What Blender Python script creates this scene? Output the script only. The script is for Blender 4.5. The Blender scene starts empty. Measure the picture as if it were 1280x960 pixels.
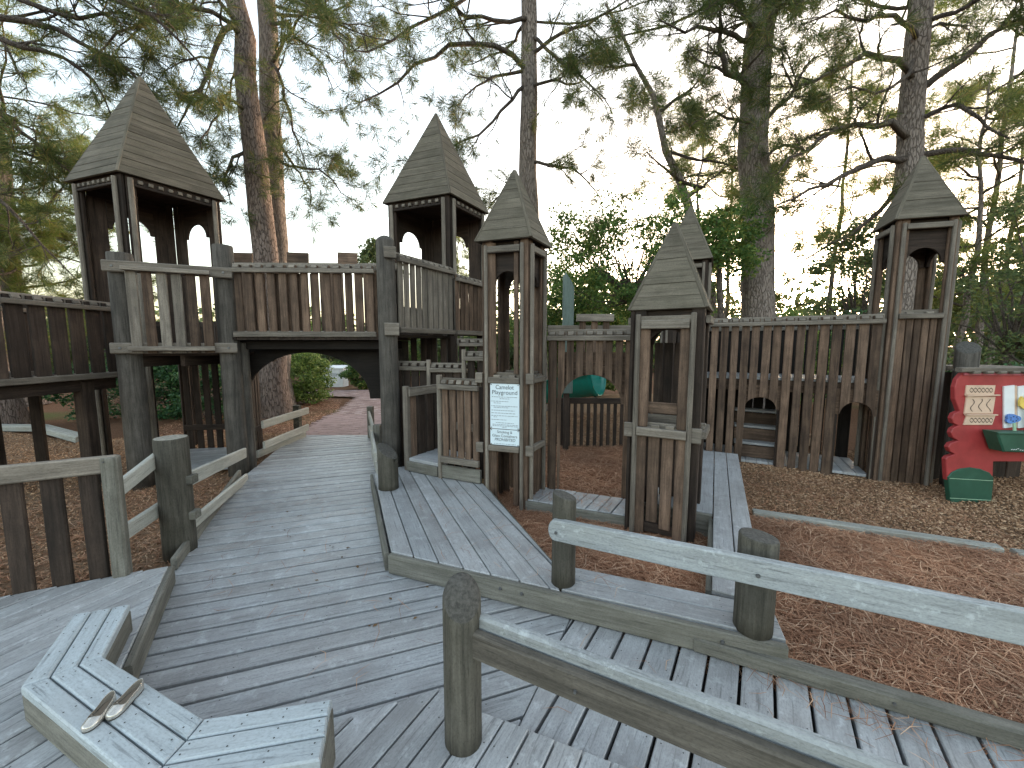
import bpy, bmesh, math, random
import numpy as np
from mathutils import Vector, Matrix

random.seed(7)
SC = bpy.context.scene
COL = SC.collection
R_ = math.radians

# ------------------------------------------------------------------ camera
F_PX, CAM_H, Y_HOR = 481.0, 1.7, 431.0
PITCH = math.atan((480 - Y_HOR) / F_PX)
cam_d = bpy.data.cameras.new("camera")
cam = bpy.data.objects.new("camera", cam_d)
COL.objects.link(cam)
cam_d.sensor_fit = 'HORIZONTAL'
cam_d.sensor_width = 36.0
cam_d.lens = 36.0 * F_PX / 1280.0
cam_d.clip_start = 0.05
cam_d.clip_end = 1000
cam.location = (0, 0, CAM_H)
cam.rotation_euler = (math.pi / 2 - PITCH, 0, 0)
SC.camera = cam

# ------------------------------------------------------------------ sky and sun
SUN_AZ, SUN_EL = R_(34.0), R_(3.6)          # azimuth measured from +Y towards +X
world = bpy.data.worlds.new("World")
SC.world = world
world.use_nodes = True
wn = world.node_tree
wn.nodes.clear()
sky = wn.nodes.new("ShaderNodeTexSky")
sky.sky_type = 'NISHITA'
sky.sun_disc = False
sky.sun_elevation = SUN_EL
sky.sun_rotation = SUN_AZ
sky.air_density = 1.0
sky.dust_density = 3.0
sky.ozone_density = 1.0
hsv = wn.nodes.new("ShaderNodeHueSaturation")
hsv.inputs['Saturation'].default_value = 0.64
bg = wn.nodes.new("ShaderNodeBackground")
bg.inputs['Strength'].default_value = 0.15
wo = wn.nodes.new("ShaderNodeOutputWorld")
wn.links.new(sky.outputs[0], hsv.inputs['Color'])
wn.links.new(hsv.outputs[0], bg.inputs[0])
wn.links.new(bg.outputs[0], wo.inputs[0])

sun_d = bpy.data.lights.new("sun", 'SUN')
sun_d.energy = 0.15
sun_d.angle = R_(1.5)
sun_d.color = (1.0, 0.78, 0.55)
sun = bpy.data.objects.new("sun", sun_d)
COL.objects.link(sun)
sdir = Vector((math.sin(SUN_AZ) * math.cos(SUN_EL), math.cos(SUN_AZ) * math.cos(SUN_EL), math.sin(SUN_EL)))
sun.rotation_euler = sdir.to_track_quat('Z', 'Y').to_euler()

SC.view_settings.view_transform = 'Standard'
SC.view_settings.look = 'None'
SC.view_settings.gamma = 1.0
SC.view_settings.use_curve_mapping = False
SC.view_settings.exposure = 3.5

SC.render.engine = 'CYCLES'
SC.cycles.max_bounces = 6
SC.cycles.transparent_max_bounces = 8
SC.cycles.use_denoising = True

# ------------------------------------------------------------------ pixel to place
CP, SP = math.cos(PITCH), math.sin(PITCH)

def ray(x, y):
    u = (x - 640) / F_PX
    v = (480 - y) / F_PX
    return Vector((u, CP + v * SP, -SP + v * CP))

def G(x, y, z=0.0):
    d = ray(x, y)
    t = (z - CAM_H) / d.z
    return Vector((d.x * t, d.y * t))

def D(x, y, Y):
    d = ray(x, y)
    t = Y / d.y
    return Vector((d.x * t, Y, CAM_H + d.z * t))

# ------------------------------------------------------------------ materials
def nt_mat(name):
    m = bpy.data.materials.new(name)
    m.use_nodes = True
    n = m.node_tree
    n.nodes.clear()
    out = n.nodes.new("ShaderNodeOutputMaterial")
    b = n.nodes.new("ShaderNodeBsdfPrincipled")
    n.links.new(b.outputs[0], out.inputs[0])
    return m, n, b, out

def ramp(n, fac, stops):
    r = n.nodes.new("ShaderNodeValToRGB")
    el = r.color_ramp.elements
    while len(el) < len(stops):
        el.new(0.5)
    for e, (p, c) in zip(el, stops):
        e.position = p
        e.color = (c[0], c[1], c[2], 1)
    n.links.new(fac, r.inputs[0])
    return r.outputs[0]

def mixc(n, a, b, fac, mode='MIX'):
    m = n.nodes.new("ShaderNodeMix")
    m.data_type = 'RGBA'
    m.blend_type = mode
    for sock, v in ((m.inputs[6], a), (m.inputs[7], b)):
        if isinstance(v, tuple):
            sock.default_value = (v[0], v[1], v[2], 1)
        else:
            n.links.new(v, sock)
    if isinstance(fac, float):
        m.inputs[0].default_value = fac
    else:
        n.links.new(fac, m.inputs[0])
    return m.outputs[2]

def noise(n, vec, scale, detail=4, rough=0.6, dist=0.0):
    t = n.nodes.new("ShaderNodeTexNoise")
    t.inputs['Scale'].default_value = scale
    t.inputs['Detail'].default_value = detail
    t.inputs['Roughness'].default_value = rough
    t.inputs['Distortion'].default_value = dist
    n.links.new(vec, t.inputs['Vector'])
    return t.outputs['Fac']

def obj_vec(n, scale, rnd=60.0, axis_random=True):
    tc = n.nodes.new("ShaderNodeTexCoord")
    mp = n.nodes.new("ShaderNodeMapping")
    mp.inputs['Scale'].default_value = scale
    n.links.new(tc.outputs['Object'], mp.inputs['Vector'])
    if not axis_random:
        return mp.outputs[0], None
    oi = n.nodes.new("ShaderNodeObjectInfo")
    mu = n.nodes.new("ShaderNodeMath")
    mu.operation = 'MULTIPLY'
    mu.inputs[1].default_value = rnd
    n.links.new(oi.outputs['Random'], mu.inputs[0])
    ad = n.nodes.new("ShaderNodeVectorMath")
    ad.operation = 'ADD'
    n.links.new(mp.outputs[0], ad.inputs[0])
    cx = n.nodes.new("ShaderNodeCombineXYZ")
    for i in range(3):
        n.links.new(mu.outputs[0], cx.inputs[i])
    n.links.new(cx.outputs[0], ad.inputs[1])
    return ad.outputs[0], oi.outputs['Random']

def wood(name, light, dark, stain=(0.05, 0.045, 0.04), rough=0.8, vary=(0.72, 1.22), stain_amt=0.5,
         bump=0.35, axis='X', lichen=None, spec=0.25, tint=None):
    m, n, b, out = nt_mat(name)
    sc = {'X': (1.6, 26, 26), 'Z': (26, 26, 1.6)}[axis]
    v, rnd = obj_vec(n, sc)
    v2, _ = obj_vec(n, (1.6, 1.6, 1.6), 31.0)
    v3, _ = obj_vec(n, {'X': (5, 95, 95), 'Z': (95, 95, 5)}[axis], 47.0)
    grain = noise(n, v, 1.0, 6, 0.65, 0.6)
    fine = noise(n, v3, 1.0, 3, 0.6, 0.2)
    blot = noise(n, v2, 2.2, 5, 0.62)
    c = ramp(n, grain, [(0.28, dark), (0.5, tuple((a + d) / 2 for a, d in zip(light, dark))), (0.72, light)])
    crk = ramp(n, fine, [(0.30, (0.45, 0.45, 0.45)), (0.42, (1, 1, 1)), (0.7, (1.12, 1.12, 1.12))])
    c = mixc(n, c, crk, 0.75, 'MULTIPLY')
    v5, _ = obj_vec(n, (70, 130, 130) if axis == 'X' else (130, 130, 70), 13.0)
    spk = ramp(n, noise(n, v5, 1.0, 4, 0.7), [(0.32, (0.62, 0.62, 0.62)), (0.5, (1, 1, 1)), (0.7, (1.14, 1.14, 1.14))])
    c = mixc(n, c, spk, 0.7, 'MULTIPLY')
    st = ramp(n, blot, [(0.42, (0, 0, 0)), (0.68, (1, 1, 1))])
    mu = n.nodes.new("ShaderNodeMath"); mu.operation = 'MULTIPLY'; mu.inputs[1].default_value = stain_amt
    n.links.new(st, mu.inputs[0])
    c = mixc(n, c, stain, mu.outputs[0])
    if lichen:
        v4, _ = obj_vec(n, (1, 1, 1), 83.0)
        li = noise(n, v4, 14.0, 6, 0.75)
        lm = ramp(n, li, [(0.56, (0, 0, 0)), (0.66, (1, 1, 1))])
        mm = n.nodes.new("ShaderNodeMath"); mm.operation = 'MULTIPLY'; mm.inputs[1].default_value = 0.6
        n.links.new(lm, mm.inputs[0])
        c = mixc(n, c, lichen, mm.outputs[0])
    if tint:                                    # some boards lean to another hue, board by board
        w = n.nodes.new("ShaderNodeTexWhiteNoise"); w.noise_dimensions = '1D'
        n.links.new(rnd, w.inputs['W'])
        mm = n.nodes.new("ShaderNodeMath"); mm.operation = 'MULTIPLY'; mm.inputs[1].default_value = 0.75
        n.links.new(w.outputs['Value'], mm.inputs[0])
        c = mixc(n, c, mixc(n, c, tint, 1.0, 'MULTIPLY'), mm.outputs[0])
    mr = n.nodes.new("ShaderNodeMapRange")
    mr.inputs[3].default_value, mr.inputs[4].default_value = vary
    n.links.new(rnd, mr.inputs[0])
    h = n.nodes.new("ShaderNodeHueSaturation")
    n.links.new(mr.outputs[0], h.inputs['Value'])
    n.links.new(c, h.inputs['Color'])
    n.links.new(h.outputs[0], b.inputs['Base Color'])
    b.inputs['Roughness'].default_value = rough
    b.inputs['Specular IOR Level'].default_value = spec
    bp = n.nodes.new("ShaderNodeBump")
    bp.inputs['Strength'].default_value = bump
    bp.inputs['Distance'].default_value = 0.006
    ad = n.nodes.new("ShaderNodeMath"); ad.operation = 'ADD'
    n.links.new(grain, ad.inputs[0]); n.links.new(fine, ad.inputs[1])
    n.links.new(ad.outputs[0], bp.inputs['Height'])
    n.links.new(bp.outputs[0], b.inputs['Normal'])
    return m

def plain(name, col, rough=0.5, metallic=0.0, spec=0.4, var=0.15, scale=9.0, bump=0.0):
    m, n, b, out = nt_mat(name)
    v, rnd = obj_vec(n, (1, 1, 1))
    f = noise(n, v, scale, 5, 0.65)
    lo = tuple(c * (1 - var) for c in col)
    hi = tuple(min(1, c * (1 + var)) for c in col)
    n.links.new(ramp(n, f, [(0.3, lo), (0.7, hi)]), b.inputs['Base Color'])
    b.inputs['Roughness'].default_value = rough
    b.inputs['Metallic'].default_value = metallic
    b.inputs['Specular IOR Level'].default_value = spec
    if bump:
        bp = n.nodes.new("ShaderNodeBump"); bp.inputs['Strength'].default_value = bump
        bp.inputs['Distance'].default_value = 0.01
        n.links.new(f, bp.inputs['Height']); n.links.new(bp.outputs[0], b.inputs['Normal'])
    return m

def island(name, stops, rough=0.8, translucent=0.0, spec=0.2, spread=None):
    """colour varies piece by piece inside one mesh"""
    m, n, b, out = nt_mat(name)
    g = n.nodes.new("ShaderNodeNewGeometry")
    c = ramp(n, g.outputs['Random Per Island'], stops)
    if spread:
        tc = n.nodes.new("ShaderNodeTexCoord")
        f = noise(n, tc.outputs['Object'], spread[0], 3, 0.5)
        k = ramp(n, f, [(0.35, spread[1]), (0.65, spread[2])])
        c = mixc(n, c, k, 1.0, 'MULTIPLY')
    n.links.new(c, b.inputs['Base Color'])
    b.inputs['Roughness'].default_value = rough
    b.inputs['Specular IOR Level'].default_value = spec
    if translucent:
        tr = n.nodes.new("ShaderNodeBsdfTranslucent")
        mx = n.nodes.new("ShaderNodeMixShader")
        mx.inputs[0].default_value = translucent
        n.links.new(c, tr.inputs[0])
        n.links.new(b.outputs[0], mx.inputs[1]); n.links.new(tr.outputs[0], mx.inputs[2])
        n.links.new(mx.outputs[0], out.inputs[0])
    return m

def bark_mat(name, a, b_, deep, scale=1.0):
    m, n, b, out = nt_mat(name)
    v, rnd = obj_vec(n, (15 * scale, 15 * scale, 3.6 * scale), 20.0)
    vo = n.nodes.new("ShaderNodeTexVoronoi"); vo.feature = 'DISTANCE_TO_EDGE'
    vo.inputs['Scale'].default_value = 1.3
    d = n.nodes.new("ShaderNodeVectorMath"); d.operation = 'ADD'
    nz = n.nodes.new("ShaderNodeTexNoise"); nz.inputs['Scale'].default_value = 1.5
    n.links.new(v, nz.inputs['Vector']); n.links.new(v, d.inputs[0]); n.links.new(nz.outputs['Color'], d.inputs[1])
    n.links.new(d.outputs[0], vo.inputs['Vector'])
    f = noise(n, v, 3.0, 6, 0.7)
    plate = ramp(n, vo.outputs['Distance'], [(0.0, (0.15, 0.15, 0.15)), (0.12, (1, 1, 1))])
    c = ramp(n, f, [(0.3, a), (0.7, b_)])
    c = mixc(n, deep, c, plate)
    n.links.new(c, b.inputs['Base Color'])
    b.inputs['Roughness'].default_value = 0.9
    b.inputs['Specular IOR Level'].default_value = 0.15
    ad = n.nodes.new("ShaderNodeMath"); ad.operation = 'MULTIPLY_ADD'
    ad.inputs[1].default_value = 0.35
    n.links.new(f, ad.inputs[0]); n.links.new(plate, ad.inputs[2])
    bp = n.nodes.new("ShaderNodeBump"); bp.inputs['Strength'].default_value = 0.9
    bp.inputs['Distance'].default_value = 0.03
    n.links.new(ad.outputs[0], bp.inputs['Height']); n.links.new(bp.outputs[0], b.inputs['Normal'])
    return m

M = {}
M['deck'] = wood('deck_wood', (0.43, 0.445, 0.46), (0.29, 0.30, 0.31), stain=(0.215, 0.21, 0.21), rough=0.44,
                 vary=(0.84, 1.1), stain_amt=0.6, bump=0.3, lichen=(0.54, 0.57, 0.59), spec=0.55, tint=(1.02, 0.98, 0.95))
M['bench'] = wood('bench_wood', (0.45, 0.50, 0.525), (0.34, 0.375, 0.395), stain=(0.35, 0.365, 0.37), rough=0.55,
                  vary=(0.96, 1.05), stain_amt=0.4, bump=0.15, spec=0.4)
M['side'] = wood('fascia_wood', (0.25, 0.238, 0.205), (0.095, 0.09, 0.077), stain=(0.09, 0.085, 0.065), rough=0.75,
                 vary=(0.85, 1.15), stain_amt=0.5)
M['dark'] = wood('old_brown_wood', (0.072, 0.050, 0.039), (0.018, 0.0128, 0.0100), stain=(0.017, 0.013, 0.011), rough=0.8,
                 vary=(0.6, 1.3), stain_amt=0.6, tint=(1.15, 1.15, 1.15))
M['brown'] = wood('warm_brown_wood', (0.205, 0.133, 0.092), (0.046, 0.029, 0.020), stain=(0.030, 0.020, 0.015), rough=0.78,
                  vary=(0.62, 1.3), stain_amt=0.55, tint=(1.06, 1.10, 1.14))
M['rail'] = wood('weathered_rail_wood', (0.29, 0.252, 0.210), (0.100, 0.084, 0.068), stain=(0.095, 0.082, 0.07), rough=0.75,
                 vary=(0.75, 1.15), stain_amt=0.5)
M['roof'] = wood('roof_wood', (0.180, 0.157, 0.122), (0.082, 0.070, 0.053), stain=(0.070, 0.064, 0.044), rough=0.8,
                 vary=(0.82, 1.14), stain_amt=0.5)
M['log'] = wood('log_wood', (0.145, 0.130, 0.113), (0.042, 0.037, 0.032), stain=(0.028, 0.026, 0.024), rough=0.8,
                vary=(0.85, 1.1), stain_amt=0.5, axis='Z', bump=0.6)
M['post'] = wood('round_post_wood', (0.14, 0.128, 0.104), (0.040, 0.036, 0.029), stain=(0.04, 0.038, 0.027), rough=0.8,
                 vary=(0.9, 1.1), stain_amt=0.5, axis='Z', bump=0.6)
M['lightrail'] = wood('grey_rail_wood', (0.37, 0.388, 0.393), (0.225, 0.236, 0.242), stain=(0.30, 0.31, 0.29), rough=0.6,
                      vary=(0.92, 1.08), stain_amt=0.35, lichen=(0.52, 0.555, 0.565), bump=0.25)
M['creamrail'] = wood('pale_rail_wood', (0.56, 0.55, 0.50), (0.35, 0.34, 0.30), stain=(0.30, 0.29, 0.25), rough=0.65,
                      vary=(0.92, 1.08), stain_amt=0.35, bump=0.25)
M['shade_black'] = wood('shade_black_wood', (0.030, 0.024, 0.020), (0.012, 0.010, 0.009), stain=(0.008, 0.007, 0.006), rough=0.85, vary=(0.8, 1.1))  # near-black wood with deep shade put into its colour
M['wetrail'] = wood('dark_rail_wood', (0.165, 0.145, 0.12), (0.055, 0.048, 0.040), stain=(0.045, 0.04, 0.03), rough=0.7, vary=(0.9, 1.1))
M['endgrain'] = plain('end_grain', (0.075, 0.070, 0.062), 0.9, var=0.5, scale=60, bump=0.4)
M['endgrain_pale'] = plain('end_grain_pale', (0.27, 0.25, 0.21), 0.9, var=0.35, scale=45, bump=0.4)
def paint(name, col, under, rough=0.5):
    m, n, b, out = nt_mat(name)
    v, rnd = obj_vec(n, (1, 1, 1))
    f = noise(n, v, 3.0, 6, 0.7)
    g = noise(n, v, 38.0, 6, 0.75)
    c = ramp(n, f, [(0.3, tuple(x * 0.72 for x in col)), (0.55, col), (0.75, tuple(min(1, x * 1.2 + 0.015) for x in col))])
    c = mixc(n, c, under, ramp(n, g, [(0.63, (0, 0, 0)), (0.70, (0.75, 0.75, 0.75))]))
    n.links.new(c, b.inputs['Base Color'])
    b.inputs['Roughness'].default_value = rough
    return m
M['red'] = paint('red_paint', (0.36, 0.040, 0.042), (0.17, 0.06, 0.05))
M['pink'] = paint('faded_red_edge', (0.50, 0.13, 0.17), (0.4, 0.25, 0.22))
M['green'] = paint('green_paint', (0.016, 0.080, 0.050), (0.05, 0.07, 0.05))
M['tan'] = plain('carved_tan_wood', (0.62, 0.45, 0.34), 0.6, var=0.12)
M['carve'] = plain('carved_groove_black', (0.03, 0.022, 0.02), 0.8)
M['white'] = plain('white_paint', (0.74, 0.77, 0.80), 0.5, var=0.05)
M['yellow'] = plain('yellow_paint', (0.75, 0.55, 0.12), 0.5)
M['blue'] = plain('blue_paint', (0.10, 0.23, 0.58), 0.5)
M['stem'] = plain('stem_paint', (0.30, 0.46, 0.32), 0.5)
M['slide'] = plain('green_slide_plastic', (0.008, 0.17, 0.13), 0.22, spec=0.55, var=0.06)
M['signface'] = plain('sign_face_pale', (0.66, 0.76, 0.82), 0.4, var=0.04, scale=5)
M['ink'] = plain('dark_ink', (0.07, 0.09, 0.11), 0.6)
M['inkgrey'] = plain('grey_ink', (0.26, 0.30, 0.34), 0.6)
M['steel'] = plain('bolt_steel', (0.16, 0.16, 0.16), 0.45, metallic=0.7)
M['nail'] = plain('nail_dark', (0.035, 0.033, 0.03), 0.7)
M['shoe'] = plain('silver_leather', (0.60, 0.57, 0.52), 0.27, metallic=0.75, var=0.2, scale=30)
M['insole'] = plain('tan_insole', (0.17, 0.135, 0.10), 0.8)
M['sole'] = plain('dark_sole', (0.05, 0.045, 0.04), 0.7)
M['needle'] = island('pine_needle_green', [(0.0, (0.045, 0.071, 0.026)), (0.5, (0.094, 0.135, 0.049)), (0.85, (0.172, 0.198, 0.071)), (1.0, (0.293, 0.206, 0.085))],
                     0.6, 0.42, spread=(0.8, (0.75, 0.8, 0.75), (1.25, 1.2, 1.1)))
M['needle_pale'] = island('pine_needle_pale', [(0.0, (0.101, 0.155, 0.041)), (0.5, (0.176, 0.223, 0.061)), (0.88, (0.270, 0.284, 0.095)), (1.0, (0.338, 0.203, 0.068))],
                          0.6, 0.4, spread=(0.8, (0.75, 0.8, 0.75), (1.25, 1.2, 1.1)))
M['leaf'] = island('broad_leaf_green', [(0.0, (0.058, 0.121, 0.040)), (0.6, (0.133, 0.225, 0.073)), (1.0, (0.265, 0.304, 0.088))], 0.5, 0.5,
                   spread=(0.9, (0.8, 0.85, 0.8), (1.2, 1.15, 1.0)))
M['leaf_dark'] = island('dark_leaf_green', [(0.0, (0.021, 0.063, 0.027)), (0.6, (0.048, 0.117, 0.045)), (1.0, (0.090, 0.165, 0.053))], 0.45, 0.25)
M['leaf_lime'] = island('light_shrub_green', [(0.0, (0.088, 0.160, 0.040)), (0.6, (0.184, 0.272, 0.072)), (1.0, (0.320, 0.376, 0.112))], 0.5, 0.35)
M['leaf_far'] = island('distant_leaf_green', [(0.0, (0.075, 0.112, 0.053)), (0.6, (0.128, 0.180, 0.075)), (1.0, (0.225, 0.240, 0.090))], 0.6, 0.4)
M['straw'] = island('pine_straw_brown', [(0.0, (0.171, 0.076, 0.043)), (0.35, (0.336, 0.162, 0.092)), (0.75, (0.507, 0.283, 0.170)), (1.0, (0.684, 0.464, 0.310))],
                    0.7, spread=(1.1, (0.72, 0.72, 0.74), (1.2, 1.18, 1.16)))
M['chip'] = island('wood_chip_tan', [(0.0, (0.127, 0.068, 0.037)), (0.4, (0.292, 0.170, 0.097)), (0.8, (0.449, 0.279, 0.167)), (1.0, (0.605, 0.427, 0.280))],
                   0.85, spread=(0.8, (0.72, 0.70, 0.68), (1.12, 1.12, 1.12)))
M['litter'] = island('dry_leaf_brown', [(0.0, (0.05, 0.03, 0.02)), (1.0, (0.2, 0.12, 0.06))], 0.8)
M['barkred'] = bark_mat('pine_bark_red', (0.19, 0.145, 0.125), (0.28, 0.225, 0.198), (0.08, 0.06, 0.052))
M['barkgrey'] = bark_mat('pine_bark_grey', (0.22, 0.178, 0.155), (0.33, 0.28, 0.248), (0.125, 0.102, 0.088))
M['branch'] = bark_mat('branch_bark', (0.115, 0.093, 0.08), (0.20, 0.165, 0.14), (0.05, 0.04, 0.034), 2.0)
M['brick'] = plain('paver_brick', (0.33, 0.23, 0.215), 0.8, var=0.25, scale=3)
M['edging'] = wood('edging_timber', (0.36, 0.36, 0.33), (0.2, 0.2, 0.18), stain=(0.2, 0.19, 0.15), rough=0.75, stain_amt=0.4)

def ground_mat():
    m, n, b, out = nt_mat('forest_floor')
    tc = n.nodes.new("ShaderNodeTexCoord")
    f = noise(n, tc.outputs['Object'], 60.0, 8, 0.75)
    g = noise(n, tc.outputs['Object'], 0.35, 4, 0.6)
    c = ramp(n, f, [(0.3, (0.05, 0.028, 0.018)), (0.55, (0.16, 0.085, 0.05)), (0.75, (0.30, 0.18, 0.11))])
    c2 = ramp(n, f, [(0.3, (0.05, 0.055, 0.022)), (0.7, (0.13, 0.14, 0.05))])
    k = ramp(n, g, [(0.55, (0, 0, 0)), (0.68, (1, 1, 1))])
    n.links.new(mixc(n, c, c2, k), b.inputs['Base Color'])
    b.inputs['Roughness'].default_value = 0.95
    b.inputs['Specular IOR Level'].default_value = 0.1
    bp = n.nodes.new("ShaderNodeBump"); bp.inputs['Distance'].default_value = 0.02
    n.links.new(f, bp.inputs['Height']); n.links.new(bp.outputs[0], b.inputs['Normal'])
    return m

def bed_mat(name, lo, mid, hi, scale):
    m, n, b, out = nt_mat(name)
    tc = n.nodes.new("ShaderNodeTexCoord")
    f = noise(n, tc.outputs['Object'], scale, 8, 0.8)
    n.links.new(ramp(n, f, [(0.3, lo), (0.52, mid), (0.75, hi)]), b.inputs['Base Color'])
    b.inputs['Roughness'].default_value = 0.95
    b.inputs['Specular IOR Level'].default_value = 0.1
    bp = n.nodes.new("ShaderNodeBump"); bp.inputs['Distance'].default_value = 0.02
    n.links.new(f, bp.inputs['Height']); n.links.new(bp.outputs[0], b.inputs['Normal'])
    return m
M['ground'] = ground_mat()
M['chipbed'] = bed_mat('chip_bed', (0.09, 0.055, 0.035), (0.25, 0.165, 0.105), (0.45, 0.32, 0.22), 70)
M['strawbed'] = bed_mat('straw_bed', (0.08, 0.034, 0.02), (0.20, 0.092, 0.05), (0.36, 0.19, 0.105), 80)

# ------------------------------------------------------------------ object helpers
W = {}            # world matrices

def put(name, mesh, Mw, parent=None):
    o = bpy.data.objects.new(name, mesh)
    COL.objects.link(o)
    W[o] = Mw
    if parent is not None:
        o.parent = parent
        o.matrix_basis = W[parent].inverted() @ Mw
    else:
        o.matrix_basis = Mw
    return o

def tag(o, label, cat, group=None):
    o['label'] = label
    o['category'] = cat
    if group:
        o['group'] = group
    return o

def thing(name, label, cat, loc, group=None):
    o = put(name, None, Matrix.Translation(Vector(loc)))
    o.empty_display_size = 0.1
    return tag(o, label, cat, group)

def structure(o):
    o['kind'] = 'structure'
    return o

def frame(x, n):
    x = Vector(x).normalized()
    z = Vector(n)
    z = (z - x * z.dot(x)).normalized()
    y = z.cross(x)
    return Matrix(((x.x, y.x, z.x), (x.y, y.y, z.y), (x.z, y.z, z.z))).to_4x4()

MC = {}

def bevel_box(L, w, t, mat, c=None):
    """box along local X with chamfered long edges"""
    if c is None:
        c = min(0.007, 0.22 * min(w, t))
    key = (round(L, 3), round(w, 4), round(t, 4), mat, round(c, 4))
    if key in MC:
        return MC[key]
    a, b = w / 2, t / 2
    prof = [(a, -b + c), (a, b - c), (a - c, b), (-a + c, b), (-a, b - c), (-a, -b + c), (-a + c, -b), (a - c, -b)]
    e = min(c * 0.6, L * 0.1)
    v, f = [], []
    for x, s in ((-L / 2, 1 - e / max(w, t)), (-L / 2 + e, 1), (L / 2 - e, 1), (L / 2, 1 - e / max(w, t))):
        for y, z in prof:
            v.append((x, y * s, z * s))
    for r in (0, 1, 2):
        for i in range(8):
            j = (i + 1) % 8
            f.append((r * 8 + i, r * 8 + j, (r + 1) * 8 + j, (r + 1) * 8 + i))
    f.append(tuple(range(7, -1, -1)))
    f.append(tuple(range(24, 32)))
    me = bpy.data.meshes.new("board")
    me.from_pydata(v, [], f)
    me.materials.append(M[mat])
    MC[key] = me
    return me

def board(parent, name, p0, p1, w, t, n, mat, c=None):
    """board from p0 to p1; w is measured across, t along the normal n"""
    p0, p1 = Vector(p0), Vector(p1)
    L = (p1 - p0).length
    Mw = Matrix.Translation((p0 + p1) / 2) @ frame(p1 - p0, n)
    return put(name, bevel_box(L, w, t, mat, c), Mw, parent)

def v3(p, z):
    return Vector((p[0], p[1], z))

def upright(parent, name, p, z0, z1, w, t, d, mat, c=None):
    """vertical board at the 2D place p, its width along the 2D direction d"""
    n = Vector((d[1], -d[0], 0))
    return board(parent, name, v3(p, z0), v3(p, z1), w, t, n, mat, c)

def level(parent, name, p0, p1, z, h, t, mat, c=None):
    """horizontal board on edge: h tall, t thick"""
    d = Vector((p1[0] - p0[0], p1[1] - p0[1], 0))
    n = Vector((d.y, -d.x, 0))
    return board(parent, name, v3(p0, z), v3(p1, z), h, t, n, mat, c)

def prism(parent, name, pts, th, mat, xdir=None, chamfer=0.0, smooth=False):
    """planar outline of 3D points pushed back along its normal by th"""
    pts = [Vector(p) for p in pts]
    nrm = Vector((0, 0, 0))
    for i in range(len(pts)):
        nrm += pts[i].cross(pts[(i + 1) % len(pts)])
    c0 = sum(pts, Vector()) / len(pts)
    nrm = sum(((pts[i] - c0).cross(pts[(i + 1) % len(pts)] - c0) for i in range(len(pts))), Vector()).normalized()
    x = Vector(xdir) if xdir is not None else (pts[1] - pts[0])
    Mw = Matrix.Translation(c0) @ frame(x, nrm)
    inv = Mw.inverted()
    loc = [inv @ p for p in pts]
    n = len(loc)
    v, f = [], []
    if chamfer and n >= 3:
        ctr = sum(loc, Vector()) / n
        ins = inset(loc, chamfer)
        v = [(p.x, p.y, 0) for p in ins] + [(p.x, p.y, -chamfer) for p in loc] + [(p.x, p.y, -th) for p in loc]
        f.append(tuple(range(n)))
        for r in (0, 1):
            for i in range(n):
                j = (i + 1) % n
                f.append((r * n + i, (r + 1) * n + i, (r + 1) * n + j, r * n + j))
        f.append(tuple(range(3 * n - 1, 2 * n - 1, -1)))
    else:
        v = [(p.x, p.y, 0) for p in loc] + [(p.x, p.y, -th) for p in loc]
        f.append(tuple(range(n)))
        for i in range(n):
            j = (i + 1) % n
            f.append((i, n + i, n + j, j))
        f.append(tuple(range(2 * n - 1, n - 1, -1)))
    me = bpy.data.meshes.new(name)
    me.from_pydata(v, [], f)
    me.materials.append(M[mat])
    return put(name, me, Mw, parent)

def inset(loc, d):
    n = len(loc)
    out = []
    for i in range(n):
        a, p, b = loc[i - 1], loc[i], loc[(i + 1) % n]
        e1 = (p - a); e2 = (b - p)
        e1.z = e2.z = 0
        if e1.length < 1e-6 or e2.length < 1e-6:
            out.append(p.copy()); continue
        e1.normalize(); e2.normalize()
        n1 = Vector((-e1.y, e1.x, 0)); n2 = Vector((-e2.y, e2.x, 0))
        k = (n1 + n2)
        den = 1 + n1.dot(n2)
        k = k / den if den > 0.3 else n1
        out.append(p + k * d)
    return out

def clip(poly, a, b, c):
    """keep the part of a convex 2D polygon where a*x+b*y <= c"""
    out = []
    n = len(poly)
    for i in range(n):
        p, q = poly[i], poly[(i + 1) % n]
        fp, fq = a * p[0] + b * p[1] - c, a * q[0] + b * q[1] - c
        if fp <= 0:
            out.append(p)
        if (fp < 0 < fq) or (fq < 0 < fp):
            t = fp / (fp - fq)
            out.append((p[0] + (q[0] - p[0]) * t, p[1] + (q[1] - p[1]) * t))
    return out

def area2(poly):
    return sum(poly[i][0] * poly[(i + 1) % len(poly)][1] - poly[(i + 1) % len(poly)][0] * poly[i][1] for i in range(len(poly))) / 2

NAILS = []

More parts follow.
